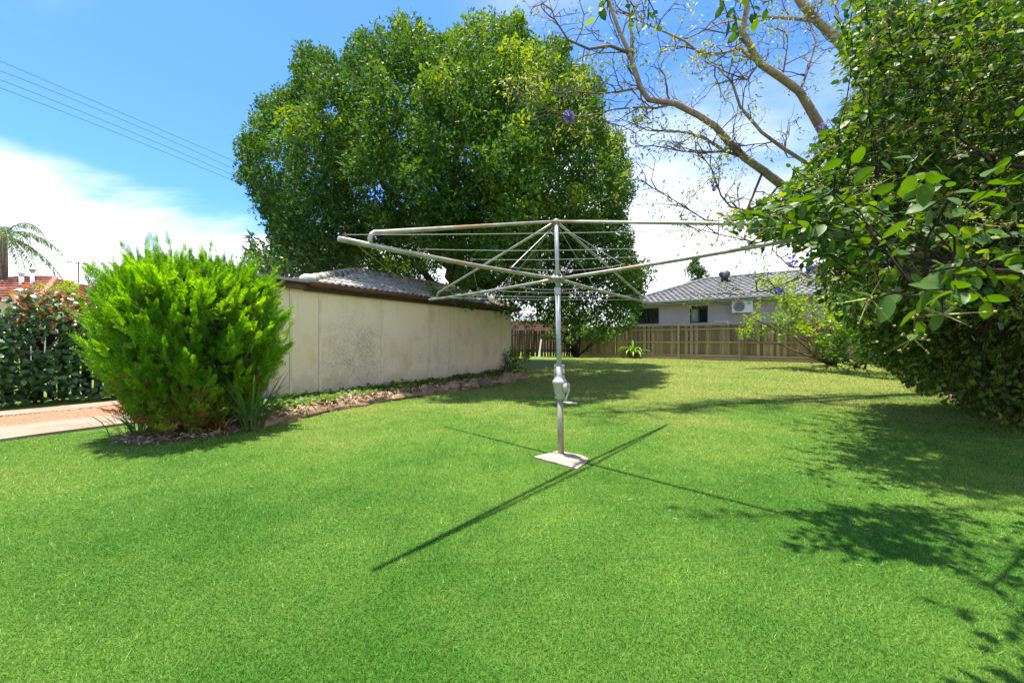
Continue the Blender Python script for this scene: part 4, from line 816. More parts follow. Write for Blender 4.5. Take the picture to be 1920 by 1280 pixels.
# ---- clipped cypress beside the drive
def cypress():
    C = Vector((-4.18, 5.10, 0)); T = thing('cypress_shrub', 'bright green clipped cypress bush with feathery upright tips beside the drive', 'shrub', C)
    gu, gn = np.array(GU), np.array(GN)
    def prof(z): return np.interp(z, [0, .2, .6, 1.0, 1.4, 1.75, 2.0, 2.2], [.50, .62, .84, .98, 1.0, .93, .78, .55])
    n = 600; th = RNG.random(n)*2*math.pi; z = .12+1.85*RNG.random(n)**.85
    c, s = np.cos(th), np.sin(th); ex = .85; cu, sn = np.sign(c)*np.abs(c)**ex, np.sign(s)*np.abs(s)**ex
    r = prof(z)*(.70+.38*RNG.random(n)); P = np.array(C)+gu*(cu*r*.90)[:, None]+gn*(sn*r*.80)[:, None]; P[:, 2] = z
    out = nrm(gu*(cu/1.3)[:, None]+gn*sn[:, None])
    m = 260; a = RNG.random(m)*2*math.pi; q = np.sqrt(RNG.random(m)); c2, s2 = np.cos(a), np.sin(a)
    P2 = np.array(C)+gu*(np.sign(c2)*np.abs(c2)**ex*q*.84)[:, None]+gn*(np.sign(s2)*np.abs(s2)**ex*q*.64)[:, None]; P2[:, 2] = 2.10-.36*q**4+RNG.normal(size=m)*.06-.1
    O2 = nrm(gu*(c2*q)[:, None]*.5+gn*(s2*q)[:, None]*.5+np.array((0, 0, 1.6)))
    ax_ = nrm(out*.75+np.array((0, 0, .95))+RNG.normal(size=(n, 3))*.22); Ls = .34+.22*RNG.random(n); L2 = .34+.66*RNG.random(m)**2.5
    P = np.concatenate([P, P2]); ax_ = np.concatenate([ax_, nrm(O2+RNG.normal(size=(m, 3))*.12)]); Ls = np.concatenate([Ls, L2]); n = len(P)
    per = 21; idx = np.repeat(np.arange(n), per); t = np.tile(np.linspace(0, 1, per), n)+RNG.normal(size=n*per)*.02
    start = P[idx]+ax_[idx]*((t-.55)*Ls[idx])[:, None]; rnd = runit(n*per); perp = nrm(np.cross(ax_[idx], rnd))
    xd = ax_[idx]*(.72+.9*t[:, None]**2)+perp*(.85*(1.05-t)[:, None]); nd = np.cross(xd, np.cross(rnd, ax_[idx]))+runit(n*per)*.5
    sc = (.155*(1-.50*t)+.02)*(.8+.4*RNG.random(n*per))
    low = (start[:, 2] < .85) & (RNG.random(len(start)) < np.clip(.85-start[:, 2]*.9, .05, 1)); start[:, 2] = np.maximum(start[:, 2], .04)
    V, F_ = leafset(T_SPRAY, start[~low], xd[~low], nd[~low], sc[~low]); part_np('foliage', V, F_, MT['cyp'], T, kind='stuff')
    V, F_ = leafset(T_SPRAY, start[low], xd[low], nd[low], sc[low]*.8); part_np('dry_foliage', V, F_, MT['cypdry'], T, kind='stuff')
    mb = MB()
    for i in range(70): j = RNG.integers(n); branchy(mb, C+GU*random.uniform(-.4, .4)+GN*random.uniform(-.2, .2), Vector(P[j]), .028, .006, 5, .08, 5)
    for k in range(6): b = C+GU*random.uniform(-.5, .5)+GN*random.uniform(-.25, .25); mb.tube([b, b+Vector((random.uniform(-.1, .1), 0, 1.3))], [.06, .03], 7)
    part('stem', mb, MT['bark'], T, True)
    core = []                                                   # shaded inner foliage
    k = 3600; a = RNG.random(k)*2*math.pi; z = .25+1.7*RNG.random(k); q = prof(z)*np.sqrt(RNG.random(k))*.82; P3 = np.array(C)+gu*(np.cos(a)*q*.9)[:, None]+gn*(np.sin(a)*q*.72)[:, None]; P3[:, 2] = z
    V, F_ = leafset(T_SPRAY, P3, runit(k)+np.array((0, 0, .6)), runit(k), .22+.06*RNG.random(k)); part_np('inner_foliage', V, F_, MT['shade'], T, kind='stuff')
cypress()
# ---- strap-leaved plants
def strap_mesh(name, L, w, arch, mat, n=6, fold=.35):
    mb = MB()
    for i in range(n+1):
        f_ = i/n; x = L*(f_*math.cos(arch*f_*.5)); z = L*f_*math.cos(arch*f_*.9)*.9-0*f_; x = L*math.sin(arch*f_)*f_*.8; ww = w*(1-.15*f_)*(1 if f_ < .75 else (1-f_)/.25*.95+.05)
        mb.v += [(x, -ww, z+fold*ww), (x, 0, z), (x, ww, z+fold*ww)]
    for i in range(n): a = i*3; mb.f += [(a, a+1, a+4, a+3), (a+1, a+2, a+5, a+4)]
    me = mb.mesh(name, smooth=True); me.materials.append(mat); return me
SM = [strap_mesh('leaf', 1, .0105+.0015*k, a, MT['strap']) for k, a in enumerate((.2, .35, .55, .8, 1.05))]
def strap_plant(label, base, n, L, spread, name='strap_leaf_plant', meshes=SM):
    T = thing(name, label, 'plant', base)
    for i in range(n):
        a = random.random()*2*math.pi; q = random.random(); sc = L*random.uniform(.65, 1.1)
        M = Matrix.Translation(Vector(base)+Vector((math.cos(a)*.14*q*spread, math.sin(a)*.14*q*spread, 0))) @ Matrix.Rotation(a, 4, 'Z') @ Matrix.Rotation(random.uniform(.02, .35)*spread, 4, 'Y') @ Matrix.Diagonal((sc, sc*.9, sc, 1))
        piece('leaf', random.choice(meshes), T, M)
    return T
strap_plant('spiky strap-leaved plant at the right foot of the cypress bush', gp(470, 802, .02), 110, .92, 1.25)
strap_plant('low arching strap-leaved clump at the left foot of the cypress bush', gp(262, 815, .02), 70, .62, 2.2)
CLV = [strap_mesh('leaf', 1, .055, a, MT['clivia'], 7, .3) for a in (.7, 1.0, 1.3, 1.6)]
cb_ = gp(1187, 671); CT = strap_plant('bright green rosette plant in a clay pot before the back fence', cb_+Vector((0, 0, .22)), 60, 1.0, 1.9, 'potted_plant', CLV)
mb = MB(); mb.lathe(cb_-Vector((0, 0, .02)), [(.15, 0), (.21, .26), (.23, .26), (.23, .31), (.19, .31), (.17, .25)], 18); part('pot', mb, plain('clay_pot', (.30, .13, .07), .8), CT, True)
# ---- left hedge
def hedge():
    b = line_pt(DR0, .6, 3.75); T = thing('leafy_hedge', 'broad-leaved hedge with red young growth on top along the drive', 'hedge', Vector((b.x, b.y, 0)))
    n = 24000; s = RNG.uniform(-5.5, 6.5, n); z = .06+2.1*RNG.random(n)**.9; k = 3.45+.75*RNG.random(n)**1.6+.16*np.sin(s*2.3)+.12*np.sin(z*5+s*3)
    topz = 2.2+.12*np.sin(s*1.7)+.07*np.sin(s*5.1); z = np.minimum(z, topz-.02*RNG.random(n)); k = k+.35*np.clip(z-1.75, 0, 1)+(z < .3)*.1
    P = np.array(DR0)[None]+np.outer(s, np.array(GU))+np.outer(k, np.array(GN)); P[:, 2] = z
    gap = (np.sin(s*3.1+z*2.2)+np.sin(s*5.7-z*4.1)+RNG.normal(size=n)*.7 > -1.35) & ~((z < .95) & (RNG.random(n) < .1)); P, z, s = P[gap], z[gap], s[gap]; n = len(P)
    nd = -np.array(GN)*.5+np.array((0, 0, .75))+runit(n)*.6; xd = -np.array(GN)*.4+runit(n)+np.array((0, 0, -.35)); red = RNG.random(n) < sstep(1.3, 2.0, z)*.75
    size = .085+.05*RNG.random(n); TL_ = big_leaf(.32, .15, .05, True)
    me_g = npmesh('leaf', *TL_, smooth=True); me_g.materials.append(MT['hedgegreen']); me_r = npmesh('leaf', *TL_, smooth=True); me_r.materials.append(MT['hedgered'])
    near = np.argsort(P[:, 1]+np.where(P[:, 1] < 5.4, 50, 0)+3*RNG.random(n)); sel = near[:230]; rest = np.setdiff1d(np.arange(n), sel)
    for i in sel:
        x = Vector(xd[i]).normalized(); zz = Vector(nd[i]); zz = (zz-x*zz.dot(x)).normalized(); M = Matrix((x, zz.cross(x), zz)).transposed().to_4x4(); M.translation = P[i]
        piece('leaf', me_r if red[i] else me_g, T, M @ Matrix.Scale(float(size[i]), 4))
    for nm, mm, mt in (('foliage', ~red, 'hedgegreen'), ('red_foliage', red, 'hedgered')):
        q = rest[mm[rest]]; V, F_ = leafset(TL_, P[q], xd[q], nd[q], size[q]); part_np(nm, V, F_, MT[mt], T, kind='stuff')
    mb = MB()
    for i in range(26):
        s0_ = -5+i*.42+random.uniform(-.1, .1); b0 = line_pt(DR0, s0_, 4.0+random.uniform(-.1, .1)); pts = branchy(mb, b0, b0+Vector((random.uniform(-.3, .3), random.uniform(-.3, .3), 1.6)), .03, .012, 6, .12, 6)
        for j in (2, 3, 4, 5): branchy(mb, pts[j], pts[j]-GN*random.uniform(.1, .5)+GU*random.uniform(-.4, .4)+Vector((0, 0, .3)), .012, .005, 3, .1, 4)
    part('stem', mb, plain('hedge_stem', (.20, .11, .07), .85, var=.3), T, True)
hedge()
# ---- palm at the far left
def palm():
    c = at(6, 440, 24); T = thing('palm_tree', 'palm tree with drooping fronds and orange dead leaves at left', 'tree', Vector((c.x, c.y, 0)))
    mb = MB(); mb.tube([(c.x, c.y, 0), (c.x+.05, c.y, c.z*.5), (c.x, c.y, c.z+.2)], [.24, .19, .17], 12); part('trunk', mb, MT['bark'], T, True)
    for i in range(17):
        a = i*2.4; el = random.uniform(-.3, 1.2); L = random.uniform(3.0, 3.9); pts = []; d0 = Vector((math.cos(a), math.sin(a), 0)); z = 0
        dry = el < -.05 and i % 5 == 0
        for j in range(13): f_ = j/12; pts.append(c+d0*(L*f_*math.cos(el*.6)*(1-.18*f_))+Vector((0, 0, L*(f_*math.sin(el)*.95-.85*f_**2.1))))
        mb = MB(); mb.tube(pts, [.03*(1-.8*j/12)+.004 for j in range(13)], 5); fr = part('frond', mb, MT['palmdry'] if dry else MT['palm'], T)
        q = np.array([p[:] for p in pts]); t = np.linspace(.10, .99, 70); pos = np.stack([np.interp(t, np.linspace(0, 1, 13), q[:, k]) for k in range(3)], -1); tan = nrm(np.gradient(pos, axis=0)); side = nrm(np.cross(tan, np.array((0, 0, 1.))))
        acc = []
        for s in (-1, 1):
            xd = side*s*.8+tan*.55+np.array((0, 0, -.55))+RNG.normal(size=(70, 3))*.18; acc.append(leafset((T_LONG[0]*np.array((1, .28, 1)), T_LONG[1]), pos, xd, np.cross(xd, tan)*s, .58*np.sin(np.pi*np.clip(t*.9+.08, 0, 1))**.6*(.8+.3*RNG.random(70))))
        V, F_ = cat(acc); part_np('leaflets', V, F_, MT['palmdry'] if dry else MT['palm'], fr, kind='stuff')
palm()
shrub('tree', 'round yellow-green tree behind the hedge left of the cypress', 'tree', Vector((at(105, 560, 22).x, 22, 0)), [(tuple(at(90, 556, 22)), .7), (tuple(at(112, 552, 22)), .8), (tuple(at(135, 554, 22)), .9), (tuple(at(105, 575, 22)), 1.1)], MT['lime'], .13, 2.5, 4, r0=.12)
shrub('conifer', 'dense green conifer rising behind the lilac house roof', 'tree', Vector((at(1307, 560, 34).x, 34, .2)), [(tuple(at(px, py, 34)), r) for px, py, r in ((1307, 482, .35), (1304, 494, .55), (1312, 502, .65), (1296, 508, .6), (1305, 516, .8), (1320, 518, .6), (1306, 535, 1.0))], MT['gum'], .14, 7, 3, r0=.15)
# ---- loquat-like tree left of the garage roof
lob = [(tuple(at(px, py, d)), r) for px, py, d, r in ((470, 462, 10.6, .32), (510, 470, 10.5, .5), (560, 462, 10.6, .55), (600, 448, 10.8, .5), (625, 468, 10.9, .5), (540, 492, 10.3, .45), (480, 500, 10.2, .5), (590, 484, 10.8, .5), (655, 478, 11.1, .4), (520, 440, 10.8, .35))]
shrub('loquat_tree', 'long-leaved tree behind the garage roof beside the cypress', 'tree', Vector((at(520, 600, 10.8).x, 10.8, 0)), lob, MT['loquat'], .22, 3.0, 9, T_LONG, 'bark', .05, .3, up=.3)
# ---- small tree under the big crown, bush at garage corner
tb = gp(1080, 669); lob = [(tuple(at(px, py, tb.y-.3+dd)), r) for px, py, dd, r in ((1040, 612, 0, .8), (1075, 590, .2, .9), (1110, 608, 0, .9), (1145, 618, -.3, .75), (1165, 600, .3, .8), (1085, 625, -.5, .7), (1125, 636, -.2, .45), (1020, 590, .3, .6), (1180, 575, .6, .7), (1055, 570, .5, .8))]
T_ = shrub('small_tree', 'small dark-trunked tree with light leaves in front of the old fence', 'tree', tb, lob, MT['shade'], .13, 4.0, 12, T_SMALL, 'darktwig', .05, .3, 10)
mb = MB(); f0 = tb+Vector((0, 0, .75))
mb.tube([tb-Vector((0, 0, .05)), tb+Vector((.02, 0, .35)), f0], [.16, .12, .11], 9)
for px, py in ((1022, 630), (1050, 618), (1078, 600), (1098, 612)): branchy(mb, f0-Vector((0, 0, .15)), at(px, py, tb.y), .075, .03, 6, .12, 7)
part('trunk', mb, MT['darktwig'], T_, True)
lb = gp(965, 694, .1); lob = [(tuple(at(px, py, lb.y+dd)), r) for px, py, dd, r in ((950, 672, 0, .26), (968, 662, 0, .30), (985, 668, 0, .26), (945, 686, -.1, .2), (975, 682, -.2, .3), (992, 660, .1, .15), (938, 668, .1, .14))]
shrub('corner_bush', 'small leafy bush at the far corner of the garage wall', 'shrub', lb, lob, MT['shade'], .07, 6, 12, T_SMALL, 'twig', .015, .3, 14)
lob = [(tuple(at(px, py, d)), r) for px, py, d, r in ((812, 540, 10.2, .20), (824, 546, 10.35, .16), (842, 550, 10.6, .14))]
shrub('gutter_weed', 'bright green weed sprouting from the garage gutter', 'plant', MW @ Vector((wall_t(818), -.15, WH+.12)), lob, MT['lime'], .08, 8, 4, T_SMALL, 'twig', .006, .2)
# ---- light shrub in front of the back fence, right
lob = [(tuple(at(px, py, d)), r) for px, py, d, r in ((1430, 606, 14.6, .6), (1462, 568, 14.6, .65), (1480, 600, 14.2, .8), (1500, 550, 14.4, .7), (1540, 580, 14, .9), (1440, 535, 15, .5), (1475, 525, 15, .45), (1580, 560, 13.6, .8), (1560, 620, 13.4, .7), (1510, 630, 13.6, .5), (1600, 600, 13, .8), (1398, 626, 14.4, .28), (1620, 540, 13.4, .7))]
sb = gp(1560, 684); shrub('flowering_shrub', 'spreading lime-green shrub overhanging the right end of the back fence', 'shrub', sb, lob, MT['lime'], .12, 1.9, 16, T_SMALL, 'twig', .05, .25, 60)
lob = [(tuple(at(px, py, d)), r) for px, py, d, r in ((1575, 655, 13, .5), (1545, 660, 13.6, .4), (1610, 640, 12.6, .6), (1600, 670, 12.3, .4), (1640, 660, 12, .5), (1640, 615, 12, .7), (1560, 635, 13.4, .5))]
shrub('dark_shrub', 'dark leafy shrub at the corner where back fence meets right hedge', 'shrub', gp(1610, 688), lob, MT['shade'], .10, 2.2, 10, T_SMALL, 'darktwig', .04, .3, 20)
# ---- right boundary shrubs
RS = [(1.0, 'nearest leafy boundary shrub at the right edge of the lawn', .075, 1.6), (2.3, 'second boundary shrub from the right edge, over brown leaf litter', .08, 2.0), (3.7, 'third boundary shrub from the right edge of the lawn', .085, 2.3), (5.4, 'fourth boundary shrub from the right edge of the lawn', .09, 2.5), (7.4, 'fifth boundary shrub from the right edge of the lawn', .09, 2.6), (9.6, 'sixth boundary shrub from the right edge of the lawn', .10, 2.7), (12.0, 'farthest of the dark boundary shrubs along the right side', .10, 2.8)]
for s_, lab, lf, top_ in RS:
    b = rb(s_+.3, .55); b.z = float(gz(0, b.y)); lob = []
    for i in range(24):
        zc = .16+(top_-.16)*random.random()**1.3; k_ = .55-.95*min(1, .3+zc/1.5)*random.random()**.6+.6*(random.random()-.2)
        p = rb(s_+random.uniform(-1.0, 1.2), k_); lob.append(((p.x, p.y, b.z+zc), random.uniform(.26, .46)))
    T_ = shrub('boundary_shrub', lab, 'shrub', b, lob, MT['shade'], lf, .8, 14, T_SMALL, 'barkpale', .045, .25, 30, 'shrubs along the right boundary', .4)
# ---- timber fence behind the right shrubs closes the yard
RF0 = rb(-5, 3.3); RF = thing('boundary_fence', 'timber paling fence hidden behind the right boundary shrubs', 'fence', Vector((RF0.x, RF0.y, 0))); s = 0; i = 0
while s < 21: 
    p = RF0+RBU*s; piece('paling', pal_me[i % 3], RF, frame(Vector((p.x, p.y, float(gz(0, p.y))+.85)), RBU) @ Matrix.Translation((0, .02*(i % 2), 0))); s += .115; i += 1
# ---- jacaranda
def jacaranda():
    base = Vector((10.6, 9.3, .0)); base.z = float(gz(0, 9.3)); T = thing('jacaranda_tree', 'sparse bare-limbed tree with few violet flowers reaching over the yard from the right', 'tree', base)
    fork = at(1745, 480, 9.1); mb = MB(); mb.tube([base-Vector((0, 0, .1)), base+Vector((-.15, 0, .5)), base.lerp(fork, .55), fork], [.36, .28, .24, .22], 12); part('trunk', mb, MT['barkpale'], T, True)
    A = [(1745,480,9.1),(1640,345,9.0),(1560,272,8.9),(1539,240,8.8),(1517,201,8.7),(1499,172,8.6),(1467,147,8.5),(1424,119,8.3),(1392,61,8.1),(1399,22,8.0),(1405,-60,7.9),(1420,-160,7.8)]
    Bq = [(1745,480,9.1),(1620,450,8.8),(1530,405,8.6),(1463,345,8.4),(1431,320,8.3),(1395,295,8.2),(1366,266,8.1),(1341,237,8.0),(1309,216,7.9),(1266,194,7.8),(1216,187,7.6),(1201,165,7.5),(1187,122,7.4),(1180,100,7.4),(1162,61,7.3),(1140,0,7.2),(1120,-60,7.1)]
    Cq = [(1745,480,9.1),(1720,300,9.2),(1650,180,9.3),(1589,97,9.3),(1560,65,9.3),(1532,40,9.3),(1503,7,9.2),(1470,-50,9.2),(1440,-130,9.1)]
    subs = [([(1424,119,8.3),(1386,90,8.2),(1360,99,8.1),(1316,102,8.0),(1284,77,7.9),(1233,54,7.7),(1190,36,7.6)], .05),
            ([(1366,266,8.1),(1359,284,8.0),(1323,260,7.9),(1287,248,7.8),(1245,246,7.6)], .05), ([(1560,330,8.9),(1517,309,8.8),(1467,277,8.6),(1428,248,8.5),(1388,201,8.3),(1374,158,8.2),(1365,144,8.2),(1377,100,8.1)], .06),
            ([(1180,100,7.4),(1144,86,7.3),(1104,92,7.1),(1065,75,7.0),(1040,36,6.9),(1030,0,6.9)], .04), ([(1201,165,7.5),(1160,172,7.3),(1126,176,7.2),(1083,172,7.0),(1052,176,6.9)], .03),
            ([(1266,194,7.8),(1230,203,7.6),(1201,201,7.5),(1151,205,7.2),(1108,217,7.0),(1065,219,6.9)], .03), ([(1395,295,8.2),(1359,284,8.1),(1320,286,7.9),(1280,284,7.8),(1226,273,7.6)], .04),
            ([(1431,320,8.3),(1400,395,8.2),(1370,388,8.1),(1352,367,8.0),(1334,316,7.9),(1322,300,7.9)], .035), ([(1463,345,8.4),(1400,420,8.2),(1323,413,8.0),(1273,381,7.8),(1223,352,7.6)], .03),
            ([(1187,122,7.4),(1184,70,7.5),(1180,20,7.6),(1172,-40,7.6)], .05), ([(1532,40,9.3),(1470,34,9.1),(1420,30,9.0),(1350,44,8.7),(1290,72,8.4)], .05), ([(1589,97,9.3),(1585,60,9.4),(1566,20,9.5),(1575,-40,9.5)], .05), ([(1499,172,8.6),(1512,140,8.8),(1530,80,9.0),(1515,40,9.1)], .04),
            ([(1530,405,8.6),(1480,440,8.4),(1420,455,8.2),(1350,440,8.0),(1290,425,7.8)], .03), ([(1424,119,8.3),(1400,150,8.2),(1360,135,8.0),(1330,120,7.9)], .03), ([(1467,147,8.5),(1476,90,8.6),(1480,0,8.7)], .025)]
    subs += [([(1560,500,9),(1500,520,8.7),(1440,545,8.4),(1380,552,8.1)], .03), ([(1600,480,9),(1540,500,8.9),(1480,500,8.7),(1450,470,8.5)], .03)]
    for q, (r0, r1) in ((A, (.115, .045)), (Bq, (.10, .026)), (Cq, (.12, .07))):
        pts = [at(*p) for p in q]; mb = MB(); rs = [r0+(r1-r0)*i/(len(q)-1) for i in range(len(q))]; rs = [r*(1+.06*math.sin(i*2.3)) for i, r in enumerate(rs)]; mb.tube(pts, rs, 10); part('limb', mb, MT['barkpale'], T, True)
    tips = []; tw = MB()
    def twig(p, d, r, L, depth):
        pts = [p]; n = 5
        for i in range(n):
            d = (d+Vector((random.gauss(0, .32), random.gauss(0, .32), random.gauss(0, .28)+.03))).normalized(); pts.append(pts[-1]+d*L/n)
        tw.tube(pts, [r*(1-.75*i/n) for i in range(n+1)], 4, False)
        if depth > 0:
            for i in range(1, n+1):
                if random.random() < .62: dd = (d+Vector((random.gauss(0, .8), random.gauss(0, .8), random.gauss(0, .6)))).normalized(); twig(pts[i], dd, r*.55, L*random.uniform(.4, .7), depth-1)
        if depth == 0 or random.random() < .5: tips.append((pts[-1], d))
        if depth == 0 and random.random() < .35: tips.append((pts[3], d))
    for q, r in subs:
        pts = [at(*p) for p in q]; mb = MB(); mb.tube(pts, [.8*r*(1-.72*i/(len(q)-1)) for i in range(len(q))], 8); part('branch', mb, MT['barkpale'] if r > .045 else MT['twig'], T, True)
        for i in range(1, len(pts)):
            for _ in range(2):
                a = pts[i-1].lerp(pts[i], random.random()); d = (pts[i]-pts[i-1]).normalized()+Vector((random.gauss(0, .7), random.gauss(0, .7), random.gauss(.15, .6))); twig(a, d.normalized(), .014, random.uniform(.5, 1.1), 1)
        twig(pts[-1], (pts[-1]-pts[-2]).normalized(), .014, .8, 2)
    for q in (A[5:], Bq[5:], Cq[3:]):
        pts = [at(*p) for p in q]
        for i in range(1, len(pts)):
            for _ in range(1): a = pts[i-1].lerp(pts[i], random.random()); twig(a, Vector((random.gauss(-.2, .8), random.gauss(0, .8), random.gauss(.2, .7))).normalized(), .018, random.uniform(.5, 1.0), 1)
    part('twigs', tw, MT['twig'], T, kind='stuff')
    P = np.array([t[0][:] for t in tips]); D = np.array([t[1][:] for t in tips]); sel = RNG.random(len(P)) < .5; P, D = P[sel], D[sel]; per = 13; idx = np.repeat(np.arange(len(P)), per)
    pos = P[idx]+RNG.normal(size=(len(idx), 3))*.085; V, F_ = leafset((T_LONG[0]*np.array((1, 1.1, 1)), T_LONG[1]), pos, D[idx]*.4+runit(len(idx))+np.array((0, 0, -.3)), runit(len(idx))+np.array((0, 0, .6)), .05+.07*RNG.random(len(idx)))
    part_np('foliage', V, F_, MT['jac'], T, kind='stuff')
    for px, py, d in ((1067, 217, 6.9), (1340, 348, 8.0), (1545, 240, 8.6), (1486, 490, 8.6), (1520, 505, 8.6), (1460, 545, 8.5)):
        c = np.array(at(px, py, d)); V, F_ = clump_leaves([c], [.085], [34], .06, rl, .2, .5); part_np('flower_cluster', V, F_, MT['flower'], T, kind='stuff')
    print('jac tips', len(tips))
jacaranda()
# ---- broad-leaved tree hanging in from the right foreground
FPOLY = [(1606,-20),(1580,60),(1575,110),(1600,165),(1590,205),(1550,255),(1515,285),(1500,325),(1450,365),(1395,405),(1400,432),(1460,448),(1525,462),(1528,520),(1552,560),(1585,600),(1620,655),(1665,695),(1720,722),(1780,748),(1850,778),(1960,818),(2300,900),(2300,-20)]
def foreground_tree():
    base = Vector((8.1, 5.0, 0)); T = thing('broadleaf_tree', 'large-leaved dark green tree hanging in from the right edge, close by', 'tree', base)
    mb = MB(); crown = Vector((7.6, 5.0, 2.6)); mb.tube([base-Vector((0, 0, .05)), base+Vector((-.1, 0, .6)), crown], [.22, .16, .13], 12); part('trunk', mb, MT['bark'], T, True)
    n = 8200; px = RNG.uniform(1390, 2080, n); py = RNG.uniform(-20, 820, n); k = inpoly(px, py, FPOLY); px, py = px[k], py[k]
    d = 3.3+3.5*RNG.random(len(px))**.9; near = (RNG.random(len(px)) < .02) & (px > 1640) & (py > 300); d = np.where(near, 1.35+.9*RNG.random(len(px)), d); d = np.where(px < 1560, np.maximum(d, 3.3+1.2*RNG.random(len(px))), d); d = np.where(py > 590, 4.6+2.2*RNG.random(len(px)), d); d = np.where((py > 385) & (py < 490) & (RNG.random(len(px)) < np.where(px < 1640, .30, .03)), 2.3+.6*RNG.random(len(px)), d)
    P = np.stack([(px-HX)/FPX*d, d, EYE+(HY-py)/FPX*d], -1); P = P[(P[:, 2] > .14) & (P[:, 2] < 7)]
    up = P[:0]
    # a few sprigs at the top of the view
    sp = np.array([at(px, py, 3.0)[:] for px, py in ((1115, 5), (1135, 12), (1220, 15), (1235, 45), (1200, 30), (1390, 20), (1375, 60), (1420, 10), (1360, 25), (1440, -5))])
    lims = []
    for tgt in [at(1760, 90, 5.2), at(1640, 130, 4.6), at(1680, 330, 4.4), at(1560, 380, 3.6), at(1740, 500, 3.3), at(1860, 290, 3.0), at(1840, 620, 4.0), at(1700, 40, 5.4), at(1600, 480, 4.4), at(1800, 400, 5.6), at(1730, 560, 2.0), at(1840, 180, 4.2)]:
        mb = MB(); pts = branchy(mb, crown+Vector((random.uniform(-.08, .08), 0, random.uniform(-.9, .1))), tgt, .055, .010, 9, .10, 7); lims.append((mb, pts))
    mb = MB(); over = [crown, Vector((6.9, 4.6, 4.6)), Vector((5.6, 4.2, 6.1)), Vector((4.0, 3.6, 6.2)), Vector((2.4, 3.2, 5.2)), Vector((1.6, 3.05, 4.5)), Vector((.9, 3.0, 4.15))]; mb.tube(over, [.05, .04, .032, .026, .018, .012, .006], 7)
    for p in sp: mb.tube([Vector(p)+Vector((.05, 0, .18)), Vector(p)+Vector((.12, .02, .5)), min(over[3:], key=lambda q: (q-Vector(p)).length)], [.004, .006, .008], 5)
    lims.append((mb, over))
    nodes = np.array([p[:] for _, pts in lims for p in pts[3:]])
    tw = MB(); LP, LX, LN = [], [], []; BP = []
    allP = np.concatenate([P, up, sp])
    for i, p in enumerate(allP):
        v = Vector(p); nn = Vector(nodes[np.argmin(((nodes-p)**2).sum(1))]); dv = (v-nn); dv = (dv.normalized() if dv.length > .05 else Vector((-1, 0, 0)))+Vector((random.gauss(-.25, .45), random.gauss(-.1, .45), random.gauss(-.25, .4))); dv.normalize()
        L = random.uniform(.22, .42); pts = [v-dv*L*.6+Vector((0, 0, .05))]; 
        for j in range(4): dv = (dv+Vector((random.gauss(0, .12), random.gauss(0, .12), -.10))).normalized(); pts.append(pts[-1]+dv*L/4)
        tw.tube(pts, [.0045, .004, .0034, .0028, .0015], 4, False)
        if i % 9 == 0 and i < len(P): 
            mid = nn.lerp(pts[0], .5)+Vector((random.gauss(0, .05), random.gauss(0, .05), random.gauss(0, .05)-.03)); tw.tube([nn, mid, pts[0]], [.007, .0055, .004], 4, False)
        nl = random.randint(5, 7); s = dv.orthogonal().normalized(); s2 = dv.cross(s)
        for j in range(nl):
            f_ = (j+.6)/nl; q = pts[0].lerp(pts[-1], f_); a = j*2.4+random.random(); side = s*math.cos(a)+s2*math.sin(a); LP.append(q[:]); x = dv*.7+side*.9+Vector((0, 0, -.18)); LX.append(x[:]); nv = Vector((random.gauss(0, .75), random.gauss(-.15, .75), 1)); LN.append(nv[:])
        if random.random() < .40 and i < len(P): BP.append(pts[-1][:])
    for mb, _ in lims: part('limb', mb, MT['darktwig'], T, True)
    part('twigs', tw, MT['darktwig'], T, kind='stuff')
    LP, LX, LN = map(np.array, (LP, LX, LN)); sz = .06+.05*RNG.random(len(LP)); TB = big_leaf(.27, .14, .07); TBL = big_leaf(.27, .14, .07, True)
    dcam = np.linalg.norm(LP-np.array((0, 0, EYE)), axis=1); pxx = HX+FPX*LP[:, 0]/LP[:, 1]; pyy = HY-FPX*(LP[:, 2]-EYE)/LP[:, 1]; invis = (pxx > 1915) | (pyy < 5) | (LP[:, 1] < .3); order = np.argsort(dcam+invis*100); sel = order[:300]; rest = order[300:]
    lm = npmesh('leaf', *TB, smooth=True); lm.materials.append(MT['broad'])
    vars_ = [lm]
    for w, dr in ((.30, .22), (.24, .08)): q = npmesh('leaf', *big_leaf(w, dr, .06), smooth=True); q.materials.append(MT['broad']); vars_.append(q)
    for i in sel:
        x = Vector(LX[i]).normalized(); zz = Vector(LN[i]); zz = (zz-x*zz.dot(x)).normalized(); M = Matrix((x, zz.cross(x), zz)).transposed().to_4x4(); M.translation = LP[i]; piece('leaf', vars_[i % 3], T, M @ Matrix.Scale(float(sz[i]), 4))
    V, F_ = leafset(TBL, LP[rest], LX[rest], LN[rest], sz[rest]); part_np('foliage', V, F_, MT['broad'], T, True, 'stuff')
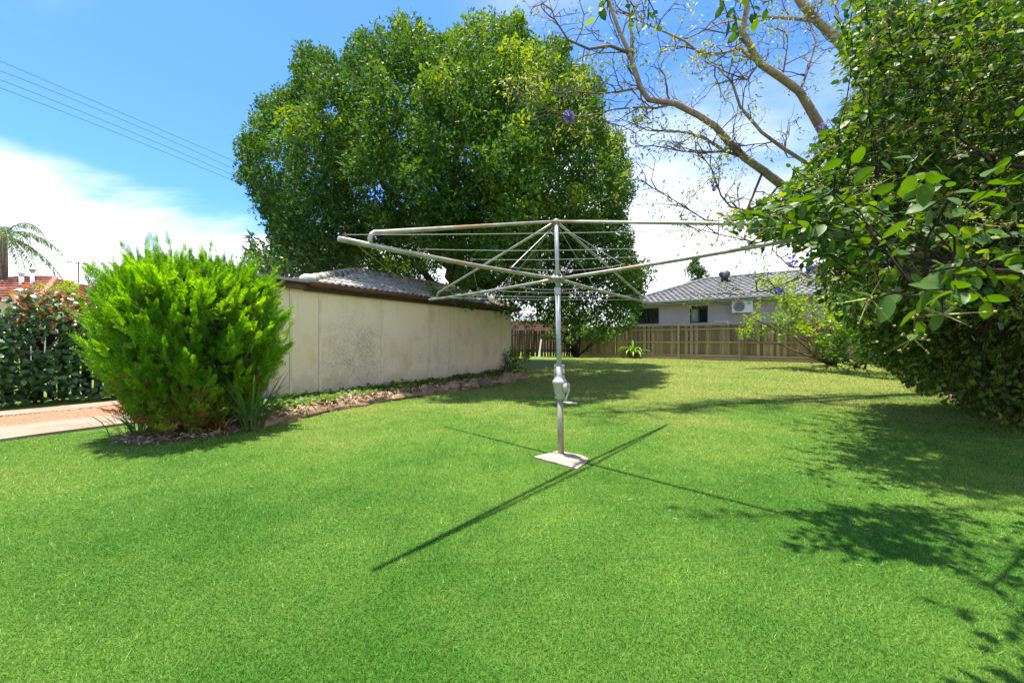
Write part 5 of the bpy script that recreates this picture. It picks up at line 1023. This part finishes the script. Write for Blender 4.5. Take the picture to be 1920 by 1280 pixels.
    m = 1050; qx = RNG.uniform(1560, 2080, m); qy = RNG.uniform(-60, 760, m); k = inpoly(qx, qy, FPOLY); qx, qy = qx[k], qy[k]; k = polydist(qx, qy, FPOLY) > 40; qx, qy = qx[k], qy[k]; qd = RNG.uniform(5.4, 7.4, len(qx)); k = EYE+(HY-qy)/FPX*qd > .4; qx, qy, qd = qx[k], qy[k], qd[k]
    V, F_ = clump_leaves(np.stack([(qx-HX)/FPX*qd, qd, EYE+(HY-qy)/FPX*qd], -1), np.full(len(qx), .34), np.full(len(qx), 46), .12, T_SMALL, .5, .2); part_np('inner_foliage', V, F_, MT['broad'], T, kind='stuff')
    BP = np.array(BP); idx = np.repeat(np.arange(len(BP)), 14); off = RNG.normal(size=(len(idx), 3))*np.array((.045, .045, .035)); octa = (np.array([(1,0,-.5),(-.5,.87,-.5),(-.5,-.87,-.5),(0,0,1)], float), np.array([(0,1,3),(1,2,3),(2,0,3),(0,2,1)]))
    V, F_ = leafset(octa, BP[idx]+off, runit(len(idx)), runit(len(idx)), .0052+.003*RNG.random(len(idx))); st = leafset((np.array([(0,.03,0),(0,-.03,0),(1,0,0)], float), np.array([(0,1,2)])), BP[idx], off, runit(len(idx)), np.linalg.norm(off, axis=1)); V, F_ = cat([(V, F_), st]); part_np('buds', V, F_, MT['berry'], T, kind='stuff')
    print('fg leaves', len(LP))
foreground_tree()


n = 900; a = RNG.random(n)*2*math.pi; q = np.sqrt(RNG.random(n)); P = np.array((-4.15, 5.1, 0))+np.outer(np.cos(a)*q*.82, np.array(GU))+np.outer(np.sin(a)*q*.6, np.array(GN)); P[:, 2] = .03+.03*RNG.random(n)
V_, F_ = leafset(T_LONG, P, np.c_[RNG.normal(size=(n, 2)), RNG.normal(size=n)*.3], np.c_[RNG.normal(size=(n, 2))*.5, np.ones(n)], .05+.07*RNG.random(n))
tag(link('dry_needles', npmesh('dry_needles', V_, F_), MT['litter']), 'dry brown litter on the soil beneath the cypress bush', 'leaf litter', kind='stuff')
